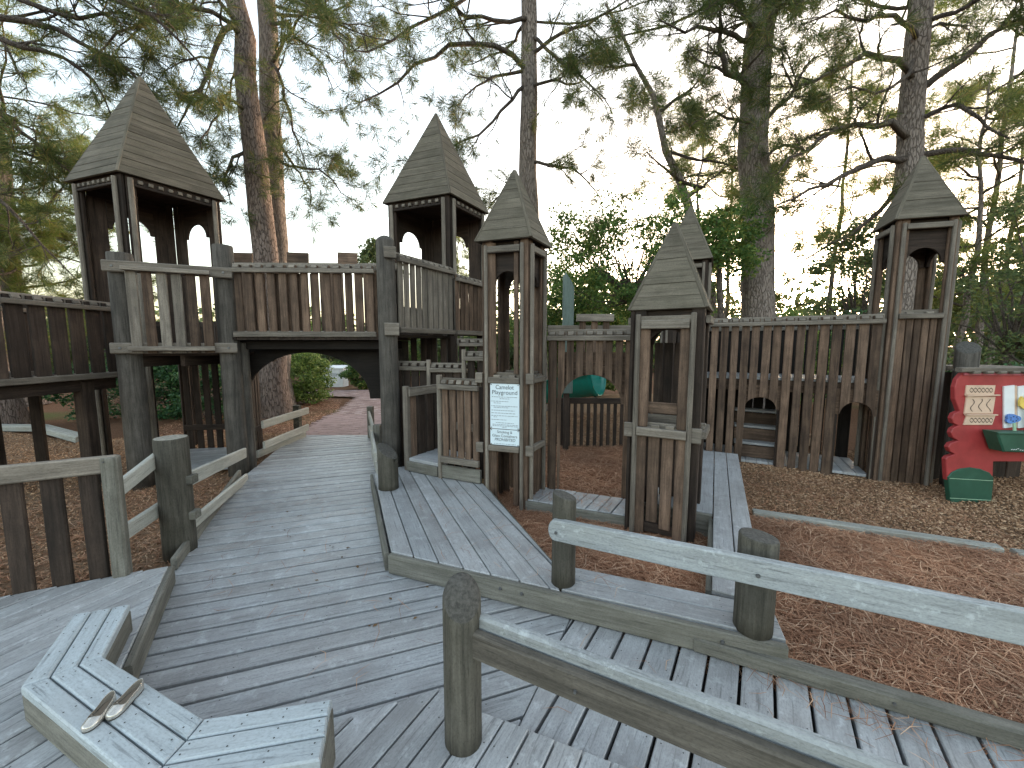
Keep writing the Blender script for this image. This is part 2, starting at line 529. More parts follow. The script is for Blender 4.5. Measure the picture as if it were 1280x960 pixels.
def planks(parent, poly, ang, z, w=0.14, gap=0.006, th=0.035, mat='deck', off=0.0, name='plank', nails=True, slope=None):
    """deck boards running at angle ang across a convex polygon"""
    if area2(poly) < 0:
        poly = poly[::-1]
    d = Vector((math.cos(ang), math.sin(ang)))
    nn = Vector((-d.y, d.x))
    s = [p[0] * nn.x + p[1] * nn.y for p in poly]
    k = min(s) + off - w
    while k < max(s):
        ww = w * random.uniform(0.97, 1.03)
        q = clip(clip(poly, nn.x, nn.y, k + ww - gap / 2), -nn.x, -nn.y, -(k + gap / 2))
        if len(q) >= 3 and abs(area2(q)) > 0.0015:
            q2 = []
            for p in q:
                if not q2 or (Vector(p) - Vector(q2[-1])).length > 0.004:
                    q2.append(p)
            if len(q2) >= 3:
                zz = z + random.uniform(-0.002, 0.002)
                prism(parent, name, [v3(p, zz) for p in q2], th, mat, xdir=(d.x, d.y, 0), chamfer=0.005)
                if nails:
                    t = [p[0] * d.x + p[1] * d.y for p in q2]
                    cross = k + ww / 2
                    x = math.ceil(min(t) / 0.4) * 0.4
                    while x < max(t):
                        for sg in (-0.3, 0.3):
                            pt = d * (x + random.uniform(-.012, .012)) + nn * (cross + sg * ww)
                            NAILS.append((pt.x, pt.y, zz))
                        x += 0.4
        k += ww
    return

def np_mesh(name, verts, faces, mat, smooth=False):
    """verts (n,3), faces (m,k) with constant k"""
    verts = np.asarray(verts, dtype=np.float32)
    faces = np.asarray(faces, dtype=np.int32)
    me = bpy.data.meshes.new(name)
    m, k = faces.shape
    me.vertices.add(len(verts))
    me.vertices.foreach_set("co", verts.ravel())
    me.loops.add(m * k)
    me.loops.foreach_set("vertex_index", faces.ravel())
    me.polygons.add(m)
    me.polygons.foreach_set("loop_start", np.arange(0, m * k, k, dtype=np.int32))
    if smooth:
        me.polygons.foreach_set("use_smooth", np.ones(m, dtype=bool))
    me.update(calc_edges=True)
    me.materials.append(M[mat])
    return me

def flush_nails(parent):
    global NAILS
    if not NAILS:
        return
    o = np.array(NAILS)
    k = 6
    a = np.arange(k) * 2 * np.pi / k
    ring = np.stack([np.cos(a) * 0.0033, np.sin(a) * 0.0033, np.full(k, 0.0009)], 1)
    v = (o[:, None, :] + ring[None]).reshape(-1, 3)
    f = np.arange(len(o) * k).reshape(-1, k)
    b = Vector(W[parent].translation)
    v = v - np.array([b.x, b.y, b.z])
    me = np_mesh('nail_heads', v, f, 'nail')
    ob = put('nail_heads', me, Matrix.Translation(b), parent)
    ob['kind'] = 'stuff'
    NAILS = []

def lathe_log(parent, name, base, top, r, mat, sides=20, slant=0.0, saz=0.0, dome=0.0, seed=0, taper=1.0, rings=7, end='endgrain'):
    """round timber post standing at base, with a flat, slanted or domed top"""
    rg = random.Random(seed)
    base = Vector(base)
    h = top - base.z
    v, f = [], []
    ph = [rg.uniform(0, 6.28) for _ in range(4)]
    def rad(a, u):
        return r * (1 + (taper - 1) * u) * (1 + 0.02 * math.sin(2 * a + ph[0]) + 0.012 * math.sin(3 * a + ph[1] + 1.5 * u) + 0.003 * math.sin(7 * a + ph[2]))
    prof = [(i / (rings - 1), 1.0) for i in range(rings)]
    tops = [(1.0, 0.95, 0.010), (1.0, 0.85, 0.013 + dome * 0.28), (1.0, 0.6, 0.014 + dome * 0.64), (1.0, 0.3, 0.014 + dome * 0.91), (1.0, 0.05, 0.014 + dome)]
    for u, s in prof:
        for i in range(sides):
            a = 2 * math.pi * i / sides
            rr = rad(a, u)
            x, y = rr * math.cos(a), rr * math.sin(a)
            zz = u * h
            if u == 1.0:
                zz += slant * (x * math.cos(saz) + y * math.sin(saz)) - 0.0
            v.append((x, y, zz))
    for u, s, dz in tops:
        for i in range(sides):
            a = 2 * math.pi * i / sides
            rr = rad(a, u) * s
            x, y = rr * math.cos(a), rr * math.sin(a)
            v.append((x, y, h + slant * (x * math.cos(saz) + y * math.sin(saz)) + dz))
    nr = rings + len(tops)
    for q in range(nr - 1):
        for i in range(sides):
            j = (i + 1) % sides
            f.append((q * sides + i, q * sides + j, (q + 1) * sides + j, (q + 1) * sides + i))
    f.append(tuple((nr - 1) * sides + i for i in range(sides)))
    f.append(tuple(range(sides - 1, -1, -1)))
    me = bpy.data.meshes.new(name)
    me.from_pydata(v, [], f)
    me.materials.append(M[mat]); me.materials.append(M[end])
    for q, p in enumerate(me.polygons):
        p.use_smooth = len(p.vertices) == 4
        if q >= rings * sides and len(p.vertices) >= 4 and q < len(f) - 1:
            p.material_index = 1
    return put(name, me, Matrix.Translation(base), parent)

def bolt(parent, p, n, r=0.012):
    n = Vector(n).normalized()
    key = ('bolt', r)
    if key not in MC:
        bm = bmesh.new()
        bmesh.ops.create_cone(bm, segments=10, cap_ends=True, radius1=r, radius2=r * 0.75, depth=0.008)
        me = bpy.data.meshes.new('bolt'); bm.to_mesh(me); bm.free()
        me.materials.append(M['steel'])
        MC[key] = me
    return put('bolt', MC[key], Matrix.Translation(Vector(p) + n * 0.004) @ n.to_track_quat('Z', 'Y').to_matrix().to_4x4(), parent)

def jit(a):
    return random.uniform(-a, a)

def guard(root, p0, p1, z0, z1, n, bw, side, slat='brown', rail='rail', bt=0.03, bottom=True, zslat=None, top=True, cut=None, tilt=0.0):
    """railing panel from p0 to p1 (2D): upright slats held between a front rail, a back rail and spacer blocks.
    side = +1/-1: which side of the line is the front."""
    p0, p1 = Vector(p0), Vector(p1)
    d = (p1 - p0); L = d.length; d.normalize()
    nf = Vector((d.y, -d.x)) * side
    pitch = L / n
    zt = (lambda u: z1 + tilt * u)
    for i in range(n):
        u = (i + 0.5) / n
        p = p0 + d * (L * u) + d * jit(0.006)
        lo = (zslat if zslat is not None else z0) + jit(0.012)
        if cut is not None:
            lo = max(lo, cut(u))
        if cut is not None and max(cut(u - bw / 2 / L), cut(u), cut(u + bw / 2 / L)) > 0:
            zb_ = (zslat if zslat is not None else z0)
            xs_ = [-bw / 2 + bw * q / 8 for q in range(9)]
            low = [v3(p + d * x, max(zb_, cut(u + x / L))) for x in xs_]
            high = [v3(p + d * bw / 2, zt(u) - 0.025), v3(p - d * bw / 2, zt(u) - 0.025)]
            P_ = [q + v3(nf, 0) * (bt / 2) for q in low + high]
            if side < 0:
                P_ = P_[::-1]
            prism(root, 'slat', P_, bt, slat, xdir=(0, 0, 1))
            continue
        upright(root, 'slat', p + nf * jit(0.002), lo, zt(u) - 0.025, bw * random.uniform(0.94, 1.05), bt, d + nf * jit(0.02), slat)
    def rl(z, h, t, off, m, a=0.0):
        q0, q1 = p0 + nf * off - d * a, p1 + nf * off + d * a
        board(root, 'rail', v3(q0, z), v3(q1, z + tilt), h, t, v3(nf, 0), m)
    if top:
        rl(z1 - 0.098, 0.055, 0.05, bt / 2 + 0.026, rail)
        rl(z1 - 0.045, 0.088, 0.03, -bt / 2 - 0.0165, rail)
        for i in range(n):
            u = (i + 0.5) / n
            g = min(0.07, pitch * 0.6)
            p = p0 + d * (L * u) + nf * (bt / 2 + 0.012)
            board(root, 'spacer_block', v3(p - d * g / 2, zt(u) - 0.045), v3(p + d * g / 2, zt(u) - 0.045), 0.05, 0.022, v3(nf, 0.6), rail)
    if bottom:
        rl(z0 + 0.035, 0.07, 0.04, bt / 2 + 0.021, rail)
        for i in range(n - 1):
            u = (i + 1) / n
            g = pitch - bw - 0.008
            if g > 0.012:
                p = p0 + d * (L * u)
                board(root, 'spacer_block', v3(p - d * g / 2, z0 + 0.045), v3(p + d * g / 2, z0 + 0.045), bt + 0.01, 0.07, (0, 0, 1), rail)

def arch_panel(root, p0, p1, zt, zs, m, th, mat, rise=None, name='arch_panel', seg=14, nf=None):
    """board with a round-headed opening cut from its lower edge: p0 to p1 2D, top zt, springing zs, margin m"""
    p0, p1 = Vector(p0), Vector(p1)
    d = p1 - p0; L = d.length; d.normalize()
    r = (L - 2 * m) / 2
    ry = rise if rise is not None else r
    pts = [(0, zt), (0, zs), (m, zs)]
    for i in range(1, seg):
        a = math.pi * (1 - i / seg)
        pts.append((L / 2 + r * math.cos(a), zs + ry * math.sin(a)))
    pts += [(L - m, zs), (L, zs), (L, zt)]
    P = [v3(p0 + d * x, z) for x, z in pts]
    return prism(root, name, P, th, mat, xdir=(d.x, d.y, 0))

def roof(root, cs, ze, apex, nb, mat='roof', th=0.022, over=0.0):
    """pyramid roof: a solid core part with lapped boards on every face and a cap board along every hip"""
    cs = [Vector(c) for c in cs]
    if area2([(c.x, c.y) for c in cs]) < 0:
        cs = cs[::-1]
    ap = Vector(apex)
    ctr = sum(cs, Vector((0, 0))) / 4
    core_v = [v3(ctr + (c - ctr) * 0.985, ze + 0.02) for c in cs] + [ap - Vector((0, 0, 0.03))]
    me = bpy.data.meshes.new('roof')
    o0 = v3(ctr, ze)
    me.from_pydata([tuple(v - o0) for v in core_v], [], [(0, 1, 4), (1, 2, 4), (2, 3, 4), (3, 0, 4), (3, 2, 1, 0)])
    me.materials.append(M['dark'])
    core = put('roof', me, Matrix.Translation(o0), root)
    for k in range(4):
        a, b = v3(cs[k], ze), v3(cs[(k + 1) % 4], ze)
        nrm = (b - a).cross(ap - a).normalized()
        for i in range(nb):
            u0 = i / nb + (0.0025 if i else 0)
            u1 = (i + 1) / nb - (0.0015 if i < nb - 1 else 0.0)
            q = [a.lerp(ap, u0), b.lerp(ap, u0), b.lerp(ap, u1), a.lerp(ap, u1)]
            if i == nb - 1:
                q = q[:3]
                q[2] = ap
            lift = nrm * (th + random.uniform(-0.002, 0.003))
            prism(core, 'roof_board', [p + lift for p in q], th, mat, xdir=b - a)
    for k in range(4):
        c = v3(cs[k], ze)
        outw = (v3(cs[k] - ctr, 0).normalized() + Vector((0, 0, 0.6))).normalized()
        board(core, 'hip_cap', c + outw * 0.012, ap + outw * 0.006 + Vector((0, 0, 0.004)), 0.038, 0.026, outw, mat)
    return core

# ------------------------------------------------------------------ ground
GZ = -0.10
def ground_sheet():
    # one sheet: fine near the playground, coarse to the horizon
    xs = np.concatenate([[-400, -150, -60, -25], np.linspace(-14, 14, 113), [25, 60, 150, 400]])
    ys = np.concatenate([[-400, -100, -30, -8], np.linspace(-2, 18, 81), [25, 40, 70, 150, 400]])
    X, Y = np.meshgrid(xs, ys)
    Z = GZ - 0.03 + 0.02 * np.sin(X * 1.3 + 0.7 * Y) + 0.015 * np.sin(2.1 * Y - X)
    far = np.clip((np.hypot(X, Y) - 14) / 60, 0, 1)
    Z = Z * (1 - far) + far * (GZ - 0.1)
    ny, nx = X.shape
    v = np.stack([X.ravel(), Y.ravel(), Z.ravel()], 1)
    i = np.arange(ny * nx).reshape(ny, nx)
    f = np.stack([i[:-1, :-1].ravel(), i[:-1, 1:].ravel(), i[1:, 1:].ravel(), i[1:, :-1].ravel()], 1)
    structure(put('ground', np_mesh('ground', v, f, 'ground', True), Matrix()))
ground_sheet()

def in_poly(x, y, poly):
    inside = np.zeros(len(x), bool)
    n = len(poly)
    for k in range(n):
        x0, y0 = poly[k]; x1, y1 = poly[(k + 1) % n]
        c = ((y0 > y) != (y1 > y)) & (x < (x1 - x0) * (y - y0) / (y1 - y0 + 1e-12) + x0)
        inside ^= c
    return inside

def bumps(x, y, s):
    return 0.5 * np.sin(1.9 * x + s) * np.sin(2.3 * y + 2 * s) + 0.3 * np.sin(5.1 * x - 3.7 * y + s) + 0.2 * np.sin(9.0 * y + 7 * x + 3 * s)

def bed(name, poly, z, amp, mat, step=0.1, s=0.0):
    """gently uneven sheet of loose ground cover"""
    xs = [p[0] for p in poly]; ys = [p[1] for p in poly]
    gx = np.arange(min(xs), max(xs) + step, step); gy = np.arange(min(ys), max(ys) + step, step)
    X, Y = np.meshgrid(gx, gy)
    Z = z + amp * bumps(X, Y, s)
    ny, nx = X.shape
    i = np.arange(ny * nx).reshape(ny, nx)
    f = np.stack([i[:-1, :-1].ravel(), i[:-1, 1:].ravel(), i[1:, 1:].ravel(), i[1:, :-1].ravel()], 1)
    v = np.stack([X.ravel(), Y.ravel(), Z.ravel()], 1)
    cx = v[f].mean(1)
    f = f[in_poly(cx[:, 0], cx[:, 1], poly)]
    used = np.unique(f)
    mp = np.full(len(v), -1); mp[used] = np.arange(len(used))
    return structure(put(name, np_mesh(name, v[used], mp[f], mat, True), Matrix()))

def straw(name, poly, z, amp, n, rng, s=0.0, lmin=0.08, lmax=0.2, label=None, wid=0.0022, lift=0.035):
    xs = [p[0] for p in poly]; ys = [p[1] for p in poly]
    x = rng.uniform(min(xs), max(xs), n * 3); y = rng.uniform(min(ys), max(ys), n * 3)
    k = in_poly(x, y, poly)
    x, y = x[k][:n], y[k][:n]
    n = len(x)
    a = rng.uniform(0, 2 * np.pi, n) * 0.55 + 2.5 * np.sin(1.2 * x + 0.8 * y + s)      # needles lie in loose swirls
    a += rng.normal(0, 0.5, n)
    L = rng.uniform(lmin, lmax, n)
    d = np.stack([np.cos(a), np.sin(a), rng.normal(0, 0.13, n)], 1)
    side = np.stack([-np.sin(a), np.cos(a), np.zeros(n)], 1)
    zc = z + amp * bumps(x, y, s) + rng.uniform(0.002, lift, n) * rng.uniform(0.2, 1, n)
    c = np.stack([x, y, zc], 1)
    bend = side * (rng.normal(0, 0.018, n))[:, None] + np.array([0, 0, 1.0]) * rng.uniform(0, 0.015, n)[:, None]
    w = wid * rng.uniform(0.7, 1.3, n)[:, None]
    A, B, C = c - d * L[:, None] / 2, c + bend, c + d * L[:, None] / 2
    up = np.array([0, 0, 1.0])
    sw = side * w
    v = np.stack([A - sw * .5, A + sw * .5, B + sw + up * w, B - sw + up * w, C + sw * .4, C - sw * .4], 1).reshape(-1, 3)
    b = np.arange(n)[:, None] * 6
    f = np.concatenate([b + np.array([0, 3, 2, 1]), b + np.array([3, 5, 4, 2])])
    v[:, 2] = np.maximum(v[:, 2], z - amp * 1.0 + 0.0)
    o = put(name, np_mesh(name, v, f, 'straw'), Matrix())
    o['kind'] = 'stuff'
    return o

def chips(name, poly, z, amp, n, rng, s=0.0, mat='chip', near=None):
    xs = [p[0] for p in poly]; ys = [p[1] for p in poly]
    x = rng.uniform(min(xs), max(xs), n * 3); y = rng.uniform(min(ys), max(ys), n * 3)
    k = in_poly(x, y, poly)
    x, y = x[k][:n], y[k][:n]
    n = len(x)
    a = rng.uniform(0, 2 * np.pi, n)
    d = np.stack([np.cos(a), np.sin(a), rng.normal(0, 0.3, n)], 1)
    t = np.stack([-np.sin(a), np.cos(a), rng.normal(0, 0.3, n)], 1)
    L = rng.uniform(0.010, 0.034, n)[:, None]; w = rng.uniform(0.004, 0.011, n)[:, None]; h = rng.uniform(0.002, 0.005, n)[:, None]
    c = np.stack([x, y, z + amp * bumps(x, y, s) + rng.uniform(0.0, 0.02, n)], 1)
    nn = np.cross(d, t); nn /= np.linalg.norm(nn, axis=1)[:, None]
    q = [c - d * L / 2 - t * w / 2, c + d * L / 2 - t * w / 2, c + d * L / 2 + t * w / 2, c - d * L / 2 + t * w / 2]
    v = np.stack([p - nn * h for p in q] + [p + nn * h for p in q], 1).reshape(-1, 3)
    b = np.arange(n)[:, None] * 8
    f = np.concatenate([b + np.array(r) for r in ((4, 5, 6, 7), (0, 1, 5, 4), (1, 2, 6, 5), (2, 3, 7, 6), (3, 0, 4, 7))])
    o = put(name, np_mesh(name, v, f, mat), Matrix())
    o['kind'] = 'stuff'
    return o

RNG = np.random.default_rng(11)
# right-hand bed: straw between the boardwalk and the edging timber, chips behind it up to the castle wall
straw_r = [(0.2, 2.35), (1.3, 1.85), (2.0, 1.4), (4.2, 0.3), (6.5, 0.5), (6.2, 2.2), (4.2, 3.03), (2.6, 3.75), (1.9, 4.3), (1.0, 4.2), (0.0, 4.6), (-0.6, 3.6)]
bed('straw_bed', straw_r, -0.075, 0.018, 'strawbed', 0.1, 0.4)
straw('pine_straw', straw_r, -0.072, 0.018, 85000, RNG, 0.4, lmin=0.1, lmax=0.24, lift=0.05)
chip_r = [(1.8, 4.3), (2.6, 3.8), (4.2, 3.08), (6.6, 2.0), (8.5, 3.0), (8.5, 6.5), (5.2, 6.2), (3.0, 6.2)]
bed('chip_bed', chip_r, -0.062, 0.022, 'chipbed', 0.1, 1.1)
chips('wood_chips', chip_r, -0.058, 0.022, 52000, RNG, 1.1)
straw('loose_straw', [(1.9, 4.25), (2.6, 3.75), (4.4, 3.0), (5.0, 4.4), (3.4, 5.2)], -0.05, 0.022, 1800, RNG, 1.1, lift=0.02)
chips('stray_chips', [(1.5, 1.8), (2.4, 1.3), (4.2, 1.0), (4.4, 2.9), (2.7, 3.6)], -0.05, 0.018, 260, RNG, 0.4)
# left-hand bed under the walkway
chip_l = [(-2.3, 2.6), (-2.75, 3.1), (-3.45, 4.8), (-3.75, 5.8), (-4.2, 7.6), (-6.2, 7.6), (-8.0, 6.9), (-10.2, 7.7), (-13, 7.6), (-13, 1.0), (-5, 1.0), (-3.2, 2.0)]
bed('chip_bed', chip_l, -0.075, 0.02, 'chipbed', 0.12, 2.2)
chips('wood_chips', chip_l, -0.07, 0.02, 50000, RNG, 2.2)
straw('loose_straw', [(-2.4, 2.7), (-3.5, 4.9), (-5.5, 5.2), (-5.2, 3.0), (-3.4, 2.2)], -0.06, 0.02, 3500, RNG, 2.2, lift=0.02)
# middle court behind the low towers
bed('straw_bed', [(0.2, 4.3), (2.4, 4.2), (2.6, 6.6), (0.4, 6.6)], -0.07, 0.018, 'strawbed', 0.1, 3.0)
straw('pine_straw', [(0.2, 4.4), (2.4, 4.2), (2.6, 6.6), (0.4, 6.6)], -0.068, 0.018, 9000, RNG, 3.0)
bed('chip_bed', [(-0.5, 6.7), (5.5, 6.7), (9, 14), (-2.0, 14)], -0.08, 0.02, 'chipbed', 0.25, 4.0)
chips('wood_chips', [(0.2, 6.7), (3.0, 6.7), (4.5, 10), (0.2, 10)], -0.076, 0.02, 9000, RNG, 4.0)
# straw and leaf litter along the far path
straw('pine_straw', [(-7.5, 7.3), (-4.1, 7.0), (-4.6, 10.0), (-5.6, 12.5), (-9.0, 12.5)], -0.11, 0.0, 9000, RNG, 5.0, wid=0.004)

# ------------------------------------------------------------------ decks
ramp_o = structure(put('boardwalk_ramp', None, Matrix.Translation((-1.2, 3.0, 0))))
Z1 = [(-2.05, 0.9), (-0.30, 0.9), (0.40, 2.32), (-0.5, 4.6), (-2.6, 7.15), (-4.12, 7.15), (-3.47, 4.8), (-2.50, 2.62)]
planks(ramp_o, Z1, R_(18.5), 0.0, w=0.142, gap=0.021, th=0.045)
Z2 = [(-0.293, 0.9), (0.405, 2.318), (0.5, 2.36), (1.43, 1.905), (3.4, 0.86), (3.4, 0.0), (0.6, 0.0)]
planks(ramp_o, Z2, R_(57.0), 0.0, w=0.148, gap=0.015, off=0.03, th=0.045)
flush_nails(ramp_o)
def gap_shade(parent, poly, z):  # added dark sheet below the planks, paints shade into their gaps
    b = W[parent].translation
    me = bpy.data.meshes.new('gap_shade_sheet')
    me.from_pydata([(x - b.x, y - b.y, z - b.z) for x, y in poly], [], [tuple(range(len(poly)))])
    me.materials.append(M['shade_black'])
    put('gap_shade_sheet', me, Matrix.Translation(b), parent)
gap_shade(ramp_o, Z1, -0.052)
gap_shade(ramp_o, Z2, -0.056)

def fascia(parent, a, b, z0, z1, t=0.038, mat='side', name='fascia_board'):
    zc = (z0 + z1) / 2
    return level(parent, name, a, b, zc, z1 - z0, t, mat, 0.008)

# landing in the foreground
land = structure(put('landing_deck', None, Matrix.Translation((0.0, 0.8, 0))))
Z3 = [(-1.35, 1.30), (-0.79, 1.545), (-0.30, 1.735), (-0.14, 1.60), (1.6, 0.92), (1.6, -0.3), (-1.35, -0.3)]
planks(land, Z3, R_(60.0), 0.034, w=0.118, gap=0.009, th=0.03)
flush_nails(land)

# left landing
ll = structure(put('side_platform', None, Matrix.Translation((-2.8, 1.8, 0))))
ZL = [(-2.44, 2.585), (-1.90, 1.72), (-1.22, 1.22), (-1.22, -0.3), (-5.2, -0.3), (-5.2, 1.22), (-3.20, 2.235)]
planks(ll, ZL, R_(66.0), 0.14, w=0.14, gap=0.011)
flush_nails(ll)
gap_shade(ll, ZL, 0.07)
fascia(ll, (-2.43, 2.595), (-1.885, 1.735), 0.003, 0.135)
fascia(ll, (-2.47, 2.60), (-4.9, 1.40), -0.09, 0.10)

# raised platform to the right of the ramp
pf = structure(put('raised_platform', None, Matrix.Translation((-0.5, 3.4, 0))))
PFL, PL = Vector((-0.905, 2.745)), Vector((-1.66, 4.50))
kd = Vector((1.405, 1.875)) - PFL
kdir = kd.normalized()
knrm = Vector((-kdir.y, kdir.x))
ZP = [tuple(PFL), (0.30, 2.285), (0.30, 2.55), (-0.32, 4.15), (-0.80, 4.62), (-1.42, 4.75), tuple(PL)]
planks(pf, ZP, R_(-66.0), 0.16, w=0.145, gap=0.012)
# narrow border strip: two long boards along the kerb
q0 = Vector((0.31, 2.281))
q1 = PFL + kdir * 2.50
for k in range(2):
    o0, o1 = knrm * (0.012 + 0.138 * k), knrm * (0.012 + 0.138 * k + 0.132)
    e0 = q0 + o0
    s = -kd.dot(Vector((0, 0)))
    prism(pf, 'border_plank', [v3(q0 + knrm * 0 + o0, .161), v3(q1 + o0, .161), v3(q1 + o1, .161), v3(q0 + o1, .161)], 0.035, 'deck', xdir=v3(kdir, 0), chamfer=0.005)
for k in range(26):
    for sg in (0.04, 0.10, 0.18, 0.24):
        pt = q0 + kdir * (0.08 + 0.42 * k) + knrm * sg
        if (pt - q0).length < 1.25:
            NAILS.append((pt.x, pt.y, 0.162))
flush_nails(pf)
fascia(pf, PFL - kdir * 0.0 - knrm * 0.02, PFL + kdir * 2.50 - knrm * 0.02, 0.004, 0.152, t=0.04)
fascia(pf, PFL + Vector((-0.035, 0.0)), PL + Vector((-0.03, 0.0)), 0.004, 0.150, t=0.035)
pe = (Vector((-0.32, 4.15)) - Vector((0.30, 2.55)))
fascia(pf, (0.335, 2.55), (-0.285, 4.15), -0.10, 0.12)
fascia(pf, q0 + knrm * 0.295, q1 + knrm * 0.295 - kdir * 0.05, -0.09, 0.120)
for u in (0.9, 1.05, 2.2, 2.42):
    p = PFL + kdir * u - knrm * 0.042
    bolt(pf, v3(p, 0.10 - 0.03 * (u > 2.3)), v3(-knrm, 0))

# kerb beam lying on the ramp edge, from under the platform to the right
kb = thing('kerb_beam', 'low grey kerb beam along the boardwalk edge beside the pine straw', 'kerb', (2.0, 1.5, 0))
ke0, ke1 = Vector((1.02, 2.005)), Vector((3.4, 0.90))
level(kb, 'beam', ke0, ke1, 0.045, 0.085, 0.07, 'side', 0.01)
bolt(kb, v3(ke0.lerp(ke1, 0.32) + Vector((-0.015, -0.032)), 0.05), (-0.42, -0.9, 0), 0.008)

# walkway leading from the kerb to the castle wall
wk = structure(put('plank_walkway', None, Matrix.Translation((2.2, 3.6, 0))))
a0, a1 = Vector((1.305, 2.135)), Vector((2.68, 5.42))
wd = Vector((3.19 - 1.40, 5.31 - 1.93)).normalized()
wnr = Vector((wd.y, -wd.x))
base = Vector((1.40, 1.93))
Lw = 3.82
for k in range(2):
    r0, r1 = -0.148 * (k + 1) + 0.008, -0.148 * k
    st = 0.0 if k == 0 else 0.25
    P = [base + wd * st + wnr * r0, base + wd * (st + (0.06 if k == 0 else 0)) + wnr * r1, base + wd * Lw + wnr * r1, base + wd * Lw + wnr * r0]
    prism(wk, 'plank', [v3(p, 0.166 if k else 0.167) for p in P], 0.035, 'deck', xdir=v3(wd, 0), chamfer=0.005)
for k in range(2, 6):
    r0, r1 = -0.148 * (k + 1) + 0.008, -0.148 * k
    st = 1.50
    P = [base + wd * st + wnr * r0, base + wd * st + wnr * r1, base + wd * Lw + wnr * r1, base + wd * Lw + wnr * r0]
    prism(wk, 'plank', [v3(p, 0.163) for p in P], 0.035, 'deck', xdir=v3(wd, 0), chamfer=0.005)
fascia(wk, base + wd * 0.30 - wnr * 0.305, base + wd * 1.47 - wnr * 0.305, -0.09, 0.125, mat='side')
fascia(wk, base + wd * 1.48 - wnr * 0.30, base + wd * 1.48 - wnr * 0.90, -0.09, 0.155, mat='side')
fascia(wk, base + wd * 0.1 - wnr * 0.022, base + wd * Lw - wnr * 0.022, -0.09, 0.125, mat='side')

# small deck between the two narrow towers
sd = structure(put('small_deck', None, Matrix.Translation((0.7, 3.9, 0))))
ZS = [(0.20, 4.42), (0.16, 3.98), (1.10, 3.60), (1.28, 3.98)]
planks(sd, ZS, R_(58), 0.05, w=0.125, gap=0.008, nails=False)
fascia(sd, (0.15, 3.96), (1.10, 3.575), -0.09, 0.045)

# ------------------------------------------------------------------ castle towers
def centre(F, L, R):
    return (Vector(L) + Vector(R)) / 2

def body(F, L, R, k):
    c = centre(F, L, R)
    F, L, R = Vector(F), Vector(L), Vector(R)
    B = L + R - F
    return [c + (p - c) * k for p in (F, R, B, L)]       # counter-clockwise

def narrow_tower(root, F, L, R, ze, za, k, zg, faces, nb=7, slat='brown', pw=0.085):
    """small roofed tower: four faces with corner boards, arched frieze, sill rail and slatted panel"""
    F, L, R = Vector(F), Vector(L), Vector(R)
    bc = body(F, L, R, k)
    c = centre(F, L, R)
    roof(root, [F, R, L + R - F, L], ze, (c.x, c.y, za), nb)
    for i in range(4):
        a, b = bc[i], bc[(i + 1) % 4]
        d = (b - a); Lf = d.length; d.normalize()
        nf = Vector((d.y, -d.x))
        fs = faces[i]
        for s, p in ((1, a), (-1, b)):
            upright(root, 'post', p + d * s * (pw / 2 + 0.037 * (s > 0)) - nf * 0.018, zg + jit(0.02), ze + 0.015, pw, 0.034, d, slat)
        if fs.get('trim', True):
            for s, p in ((1, a), (-1, b)):
                upright(root, 'trim_strip', p + d * s * 0.055 + nf * 0.024, zg - 0.01 + fs.get('trim_lo', 0), ze - 0.04, 0.036, 0.044, d, 'rail', 0.012)
        if fs.get('arch', True):
            arch_panel(root, a + d * 0.09 - nf * 0.04, b - d * 0.06 - nf * 0.04, ze + 0.01, ze - fs.get('drop', 0.42), pw * 0.55, 0.03, 'dark')
        level(root, 'eave_rail', a + d * 0.078 + nf * 0.022, b - d * 0.078 + nf * 0.022, ze - 0.085, 0.065, 0.04, 'rail')
        if 'sill' in fs:
            zs = fs['sill']
            level(root, 'sill_rail', a + d * 0.078 + nf * 0.026, b - d * 0.078 + nf * 0.026, zs - 0.03, 0.062, 0.05, 'rail')
            level(root, 'inner_rail', a + d * 0.09 - nf * 0.052, b - d * 0.06 - nf * 0.052, zs - 0.0, 0.10, 0.03, 'rail')
            nbk = 2
            for j in range(nbk):
                p = a + d * (Lf * (j + 1) / (nbk + 1))
                board(root, 'spacer_block', v3(p - d * 0.035, zs + 0.0), v3(p + d * 0.035, zs + 0.0), 0.05, 0.045, (0, 0, 1), 'rail')
            if 'low' in fs:
                zl = fs['low']
                level(root, 'low_rail', a + d * 0.078 + nf * 0.026, b - d * 0.078 + nf * 0.026, zl, 0.062, 0.05, 'rail')
        if 'n' in fs:
            n = fs['n']
            lo = fs.get('slat_lo', zg + 0.02)
            hi = fs.get('slat_hi', fs['sill'] - 0.03)
            span = Lf - 2 * pw - 0.03
            for j in range(n):
                p = a + d * (pw + 0.02 + span * (j + 0.5) / n) - nf * 0.016
                upright(root, 'slat', p, lo + jit(0.012), hi, span / n * random.uniform(0.8, 0.9), 0.028, d, slat)
    return bc

# front narrow tower carrying the sign
tH = thing('castle_tower', 'narrow wooden tower with the pale rules sign fixed to its front', 'tower', (0.03, 4.13, 0), 'wooden castle towers')
HF, HL, HR = (0.18, 3.91), (-0.37, 4.09), (0.42, 4.36)
bH = narrow_tower(tH, HF, HL, HR, 2.75, 3.50, 0.86, -0.05, {
    0: dict(sill=1.36, low=0.60, n=3, slat_lo=0.0),
    1: dict(sill=1.36, n=4, slat_lo=0.0),
    2: dict(arch=False, trim=False),
    3: dict(sill=1.36, low=0.60, n=3, slat_lo=0.62)}, nb=7)
